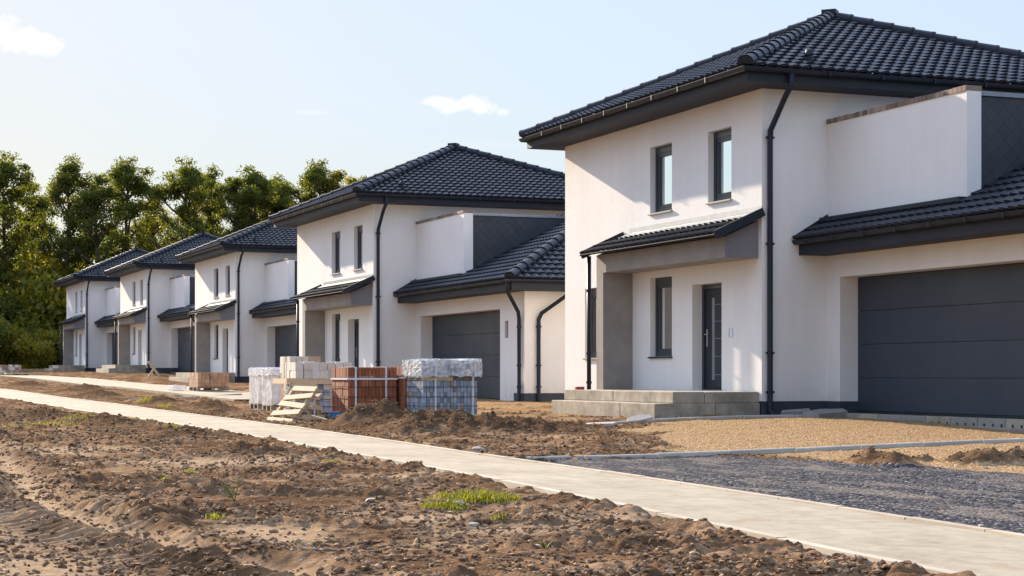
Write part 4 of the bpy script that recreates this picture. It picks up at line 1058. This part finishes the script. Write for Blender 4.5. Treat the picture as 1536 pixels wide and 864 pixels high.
# individual stones that stand out
for (x, y, s, mt, lab) in ((4.1, 13.35, .055, 'stone_grey', 'round grey stone on the soil left of the grass tufts'), (4.52, 12.9, .075, 'clod_dark', 'large dark clod beside a pale stone near the grass tuft'), (4.62, 12.75, .055, 'stone_grey', 'pale stone just left of the nearer grass tuft'),
                          (4.75, 11.2, .05, 'brick_red', 'orange-brown stone in the soil below the grass tufts'), (10.2, 42.5, .08, 'kerb', 'white stone on the soil left of the white-wrapped pallets'), (2.45, 18.3, .04, 'leaf_yellow', 'small yellow stone beside the curved tyre track'),
                          (8.05, 21.5, .10, 'stone_grey', 'flat grey stone at the far edge of the footpath'), (2.2, 10.2, .05, 'kerb', 'flat white shard in the soil near the tyre track'), (4.05, 10.9, .04, 'kerb', 'small white shard on bare soil, front centre'), (3.95, 9.6, .035, 'kerb', 'thin whitish chip in the soil near the lower edge')):
    if lab.startswith('small yellow'): mt = 'brick_tan'
    o = rocks('stone', [(0, 0, 0)], [s], mt, int(x*100), .6); o.location = (x, y, gz(x, y)+s*.25); tag(o, lab, 'stone')

# ------------------------------------------------------------------ grass tufts and weeds
def tuft(name, x, y, n, r, h, lab, material='grass_leaf', seed=0, bend=.5, ry=None):
    rs = random.Random(seed); mb = MB(); ry = ry or r
    for i in range(n):
        a = rs.random()*6.283; q = math.sqrt(rs.random()); px, py = math.cos(a)*q*r, math.sin(a)*q*ry
        gx_, gy_ = x+px, y+py; z = gz(gx_, gy_)-gz0
        hh = h*(1-.5*q*q)*rs.uniform(.5, 1.15); b_ = rs.random()*6.283; lean = hh*bend*rs.uniform(.5, 2.2); ww = rs.uniform(.002, .0038)*(1+h*2)
        dx, dy = math.cos(b_), math.sin(b_); sx, sy = -dy*ww, dx*ww
        p = [(px, py, z-.01), (px+dx*lean*.3, py+dy*lean*.3, z+hh*.6), (px+dx*lean, py+dy*lean, z+hh*.92)]
        i0 = len(mb.v)
        mb.v += [(p[0][0]-sx, p[0][1]-sy, p[0][2]), (p[0][0]+sx, p[0][1]+sy, p[0][2]), (p[1][0]+sx*.9, p[1][1]+sy*.9, p[1][2]), (p[1][0]-sx*.9, p[1][1]-sy*.9, p[1][2]), p[2]]
        mb.f += [(i0, i0+1, i0+2, i0+3), (i0+3, i0+2, i0+4)]
    o = mb.build(name, material, None, smooth=False, loc=(x, y, gz0)); return tag(o, lab, 'grass tuft', 'grass tufts on the bare soil')
for (x, y, n, r, ry, h, lab) in ((4.98, 13.2, 1100, .28, .34, .10, 'largest bright grass tuft near the footpath, front centre'), (4.5, 12.75, 520, .18, .24, .07, 'low grass tuft just left of the largest one'), (4.75, 13.5, 160, .14, .2, .07, 'pale grass tuft behind the two bright ones'),
        (4.2, 33, 260, .5, .8, .09, 'yellowish grass tuft left of the path, far left'), (4.85, 34.6, 200, .35, .8, .08, 'grass patch beside the path edge, far left'), (3.4, 31.5, 200, .4, .7, .07, 'low grass patch at the left picture edge'), (6.0, 36.0, 160, .22, .6, .12, 'small grass tuft hugging the path edge, far left'),
        (3.05, 16.3, 60, .06, .1, .05, 'tiny yellow tuft on soil left of the sprouting weed'), (3.72, 18.4, 60, .07, .12, .06, 'tiny tuft in the middle of the brown soil'), (4.97, 9.4, 24, .03, .04, .03, 'tiny green sprout by the near path edge'), (9.9, 45.5, 130, .3, .6, .13, 'grass tuft behind the footpath left of the white pallets'), (9.2, 52, 120, .2, .6, .18, 'grass clump on the soil ridge between the two pavings'), (5.22, 18.9, 60, .1, .2, .05, 'small tuft on soil below the broken pallets'), (5.55, 19.5, 90, .1, .3, .05, 'small grass tuft by the path edge below the earth heap'), (2.6, 12.0, 70, .07, .12, .06, 'small green tuft right of the curved tyre track'), (6.0, 31.0, 160, .15, .7, .07, 'grass fringe along the near path edge, left part'), (4.3, 11.1, 60, .06, .1, .05, 'tiny green sprig at the front centre of the soil'), (9.0, 47.5, 120, .25, .5, .16, 'mossy grass clump at the far edge of the footpath')):
    gz0 = gz(x, y); tuft('grass_tuft', x, y, n, r, h, lab, seed=int(x*1000+y), ry=ry)
def weed(x, y, h, lab, n=6):
    rs = random.Random(int(x*77)); T = empty('weed', (x, y, gz(x, y)), lab, 'weed', 'leafy weeds on the bare soil')
    st = MB(); lv = MB()
    for i in range(n):
        a = rs.random()*6.28; l = h*rs.uniform(.6, 1.1); tip = Vector((math.cos(a)*l*.7, math.sin(a)*l*.7, l*.85)); mid = tip*.5+Vector((0, 0, l*.1))
        st.tube([(0, 0, 0), tuple(mid), tuple(tip)], .004, 5, .002)
        for t in (.35, .5, .65, .8, .92, 1.0):
            p = mid*(t*2) if t < .5 else mid+(tip-mid)*(t*2-1)
            for s_ in (-1, 1):
                d = Vector((math.cos(a+s_*1.1), math.sin(a+s_*1.1), rs.uniform(.1, .6))).normalized(); L_ = h*.22*rs.uniform(.7, 1.2); sd_ = d.cross(Vector((0, 0, 1))).normalized()*L_*.22
                lv.quad(p, p+d*L_*.5+sd_, p+d*L_, p+d*L_*.5-sd_)
    st.build('stem', 'grass_leaf', T, smooth=False); lv.build('leaves', 'grass_leaf', T, smooth=False)
weed(3.15, 13.85, .15, 'sprouting yellow-green weed alone on the brown soil'); weed(3.6, 15.6, .06, 'small weed behind the sprouting one', 4); weed(3.9, 9.35, .07, 'low weed lying flat near the lower picture edge', 5)

# ------------------------------------------------------------------ trees
def grow(seed, h, spread, crown0, nleaf, leaf, clump_r=.9):
    rs = np.random.RandomState(seed); mb = MB(); tips = []
    def branch(p, d, length, r, lvl):
        pts = [p]; n = 4; dd = d.copy()
        for k in range(n):
            dd = (dd+Vector(rs.normal(0, .10, 3))+Vector((0, 0, .05))).normalized(); pts.append(pts[-1]+dd*length/n)
        mb.tube([tuple(q) for q in pts], r, 6, r*.45, cap=False)
        if lvl >= 2:
            tips.append(pts[-1]); tips.append(pts[-2]+Vector(rs.normal(0, .4, 3))); return
        for k in range(5 if lvl == 1 else 4):
            t = rs.uniform(.35, 1); q = pts[min(n, int(t*n))]; a = rs.rand()*6.28
            nd = (dd*.55+Vector((math.cos(a), math.sin(a), rs.uniform(.0, .7)))*.75).normalized()
            branch(q, nd, length*rs.uniform(.42, .62), r*.45, lvl+1)
        tips.append(pts[-1])
    trunk = [Vector((0, 0, -.4))]; lean = Vector(rs.normal(0, .025, 3)); nseg = 9
    for k in range(nseg): trunk.append(trunk[-1]+Vector((lean.x+rs.normal(0, .03), lean.y+rs.normal(0, .03), 1))*(h*.93/nseg))
    mb.tube([tuple(q) for q in trunk], h*.016+.05, 8, .04, cap=False)
    nb = 20
    for k in range(nb):
        t = crown0+(1-crown0)*(k+rs.rand()*.8)/nb; q = trunk[min(nseg, max(1, int(round(t*nseg))))]; a = k*2.4+rs.rand()
        prof = math.sin(math.pi*min(1, max(.12, (t-crown0*.6)/(1-crown0*.6)*.86+.12)))**.7
        d = Vector((math.cos(a), math.sin(a), .45+.6*t)).normalized()
        branch(q, d, spread*prof*rs.uniform(.7, 1.15), h*.0055+.01, 1)
    tips = np.array([t[:] for t in tips]); m_ = len(tips)
    dens = rs.uniform(.25, 1.6, m_); dens /= dens.sum()
    ci = rs.choice(m_, nleaf, p=dens); rad = clump_r*rs.uniform(.55, 1.25, m_)[ci]
    dirs = rs.normal(0, 1, (nleaf, 3)); dirs /= np.linalg.norm(dirs, axis=1)[:, None]
    C = tips[ci]+dirs*(rad*1.3*rs.rand(nleaf)**.7)[:, None]*np.array([1, 1, .7])
    u = rs.normal(0, 1, (nleaf, 3)); u /= np.linalg.norm(u, axis=1)[:, None]; v = np.cross(u, rs.normal(0, 1, (nleaf, 3))); v /= np.linalg.norm(v, axis=1)[:, None]
    s = leaf*rs.uniform(.6, 1.3, nleaf)[:, None]
    V = np.stack([C-u*s, C-v*s*.6, C+u*s, C+v*s*.6], 1).reshape(-1, 3); F = np.arange(nleaf*4).reshape(-1, 4)
    return mb, V, F
def tree_proto(seed, h, spread, crown0, nleaf, leaf, lm='leaf', clump=.9, name='tree'):
    mb, V, F = grow(seed, h, spread, crown0, nleaf, leaf, clump)
    T = empty(name, (0, 0, 0), 'x', 'tree')
    mb.build('trunk', 'bark', T, smooth=False); npmesh('crown', V, F, lm, T); return T
protos = [tree_proto(21, 18, 3.6, .15, 30000, .10, clump=.66), tree_proto(22, 18, 3.0, .28, 20000, .10, 'leaf', .6), tree_proto(23, 18, 4.3, .10, 38000, .10, clump=.7), tree_proto(24, 18, 2.6, .2, 18000, .10, 'leaf_yellow', .56)]
used = [False]*4
def put(T_, loc, s, rz, lab, group, idx=None, pr=protos, us=used):
    if not us[idx]: o = T_; us[idx] = True
    else: o = copy_tree(T_)
    o.location = loc; o.scale = (s[0], s[0], s[1]); o.rotation_euler = (0, 0, rz); o['label'] = lab; o['category'] = 'tree' if pr is protos else 'bush'; o['group'] = group; return o
def fromcam(px, d):
    lat = (px-768)*d/2700; return d*math.sin(YAW)+lat*math.cos(YAW), d*math.cos(YAW)-lat*math.sin(YAW)
# picture column, distance, top row -> real place and height
TR = [(8, 152, 232, 2), (-75, 150, 235, 0), (55, 160, 262, 1), (100, 152, 232, 0), (150, 149, 250, 1), (185, 154, 236, 2), (228, 162, 268, 3), (285, 152, 240, 2), (318, 158, 248, 0), (362, 152, 256, 1), (402, 160, 264, 3), (432, 156, 274, 0), (474, 150, 240, 2), (500, 150, 246, 3), (526, 158, 252, 3), (556, 162, 254, 1), (600, 175, 268, 0), (660, 175, 285, 2), (740, 178, 300, 0), (820, 180, 310, 1), (382, 153, 250, 2), (418, 158, 262, 0), (-150, 152, 240, 1), (-220, 150, 240, 2),
      (30, 172, 330, 0), (130, 175, 345, 2), (220, 176, 350, 0), (340, 176, 340, 2), (450, 178, 330, 2)]
looks = ['tall dark green tree', 'tall open tree', 'broad dense dark tree', 'slim yellow-green tree']
where = ['at the left picture edge', 'just outside the left edge', 'second in the line from the left edge', 'with the rounded top above the farthest roof, left', 'with a gap of sky on its right, above the farthest roof', 'above the farthest roof ridge', 'between the two far roofs', 'with the widest crown above the fourth roof', 'right of the widest crown, above the fourth roof', 'left of the middle roof ridge', 'low, touching the middle house roof slope', 'behind the middle house roof', 'tallest top above the middle roof ridge', 'right beside the tallest top over the middle roof', 'thin top just left of the second roof slope', 'last small top before the second roof slope', 'hidden low behind the second roof', 'hidden behind the second house', 'behind the second house ridge', 'behind the gap before the nearest house', 'directly above the middle roof slope, broad', 'second crown above the middle roof slope', 'beyond the left picture edge', 'farthest beyond the left picture edge',
         'in the back row at far left', 'in the back row above the farthest house', 'in the back row between the far roofs', 'in the back row above the fourth house', 'in the back row above the middle house']
rs = random.Random(5)
for (px, d, top, k), wh in zip(TR, where):
    x, y = fromcam(px, d); z = gb(x, y); ht = 1+(562-top)*d/2700-z
    s = ht/18.0
    put(protos[k], (x, y, z), (s*rs.uniform(.9, 1.1), s), rs.random()*6.28, looks[k]+' '+wh, 'trees of the wood behind the houses', k)
# undergrowth and bushes at the wood's edge
def bush_proto(seed, nleaf, lm):
    rs_ = np.random.RandomState(seed); mb = MB(); tips = []
    for i in range(16):
        a = rs_.rand()*6.28; l = rs_.uniform(1.5, 3.6); e = rs_.uniform(.5, 1.4); tip = Vector((math.cos(a)*math.cos(e), math.sin(a)*math.cos(e), math.sin(e)))*l
        mb.tube([(0, 0, 0), tuple(tip*.5+Vector((0, 0, .2))), tuple(tip)], .04, 5, .012, cap=False)
        tips += [tip, tip*.7+Vector(rs_.normal(0, .3, 3)), tip*.45+Vector(rs_.normal(0, .3, 3))]
    tips = np.array([t[:] for t in tips]); ci = rs_.randint(0, len(tips), nleaf); d = rs_.normal(0, 1, (nleaf, 3)); d /= np.linalg.norm(d, axis=1)[:, None]
    C = tips[ci]+d*(rs_.rand(nleaf)**.5*.75)[:, None]; C[:, 2] = np.abs(C[:, 2])
    u = rs_.normal(0, 1, (nleaf, 3)); u /= np.linalg.norm(u, axis=1)[:, None]; v = np.cross(u, rs_.normal(0, 1, (nleaf, 3))); v /= np.linalg.norm(v, axis=1)[:, None]
    s = .12*rs_.uniform(.6, 1.3, nleaf)[:, None]
    V = np.stack([C-u*s, C-v*s*.6, C+u*s, C+v*s*.6], 1).reshape(-1, 3)
    T = empty('bush', (0, 0, 0), 'x', 'bush'); mb.build('stem', 'bark', T, smooth=False); npmesh('foliage', V, np.arange(nleaf*4).reshape(-1, 4), lm, T); return T
bp_ = [bush_proto(31, 9000, 'leaf'), bush_proto(32, 8000, 'leaf_yellow')]; bu_ = [False, False]
BW = ['at the left picture edge behind the far brick pallet', 'behind the far left brick pallet', 'left of the farthest house porch', 'next to the farthest house porch wall', 'taller, under the tree at the left edge', 'taller, at the foot of the wood left of the farthest house', 'close to the farthest house wall', 'high, left of the farthest roof', 'outside the left edge', 'behind the farthest house', 'between the farthest and fourth house', 'low at the left edge, in deep shade', 'second row, far left', 'second row, behind the far pallet', 'second row, nearest the farthest house', 'outside the left edge, near the trees']
for i, ((px, d, s, k), wh) in enumerate(zip([(10, 140, 1.0, 1), (35, 141, .9, 0), (60, 139, 1.0, 1), (85, 141, 1.1, 0), (20, 146, 1.8, 1), (55, 147, 1.9, 0), (92, 146, 1.7, 0), (70, 149, 2.4, 1), (-40, 140, 1.3, 0), (130, 150, 1.8, 0), (165, 152, 2.0, 0), (-10, 143, 1.5, 0), (5, 155, 2.8, 0), (45, 156, 2.9, 0), (95, 157, 2.8, 1), (-80, 146, 2.2, 0)], BW)):
    x, y = fromcam(px, d); put(bp_[k], (x, y, gb(x, y)-.1), (s, s*rs.uniform(.85, 1.15)), rs.random()*6.28, ('dark leafy bush ' if k == 0 else 'yellow-green bush ')+wh, 'bushes along the wood edge', k, bp_, bu_)
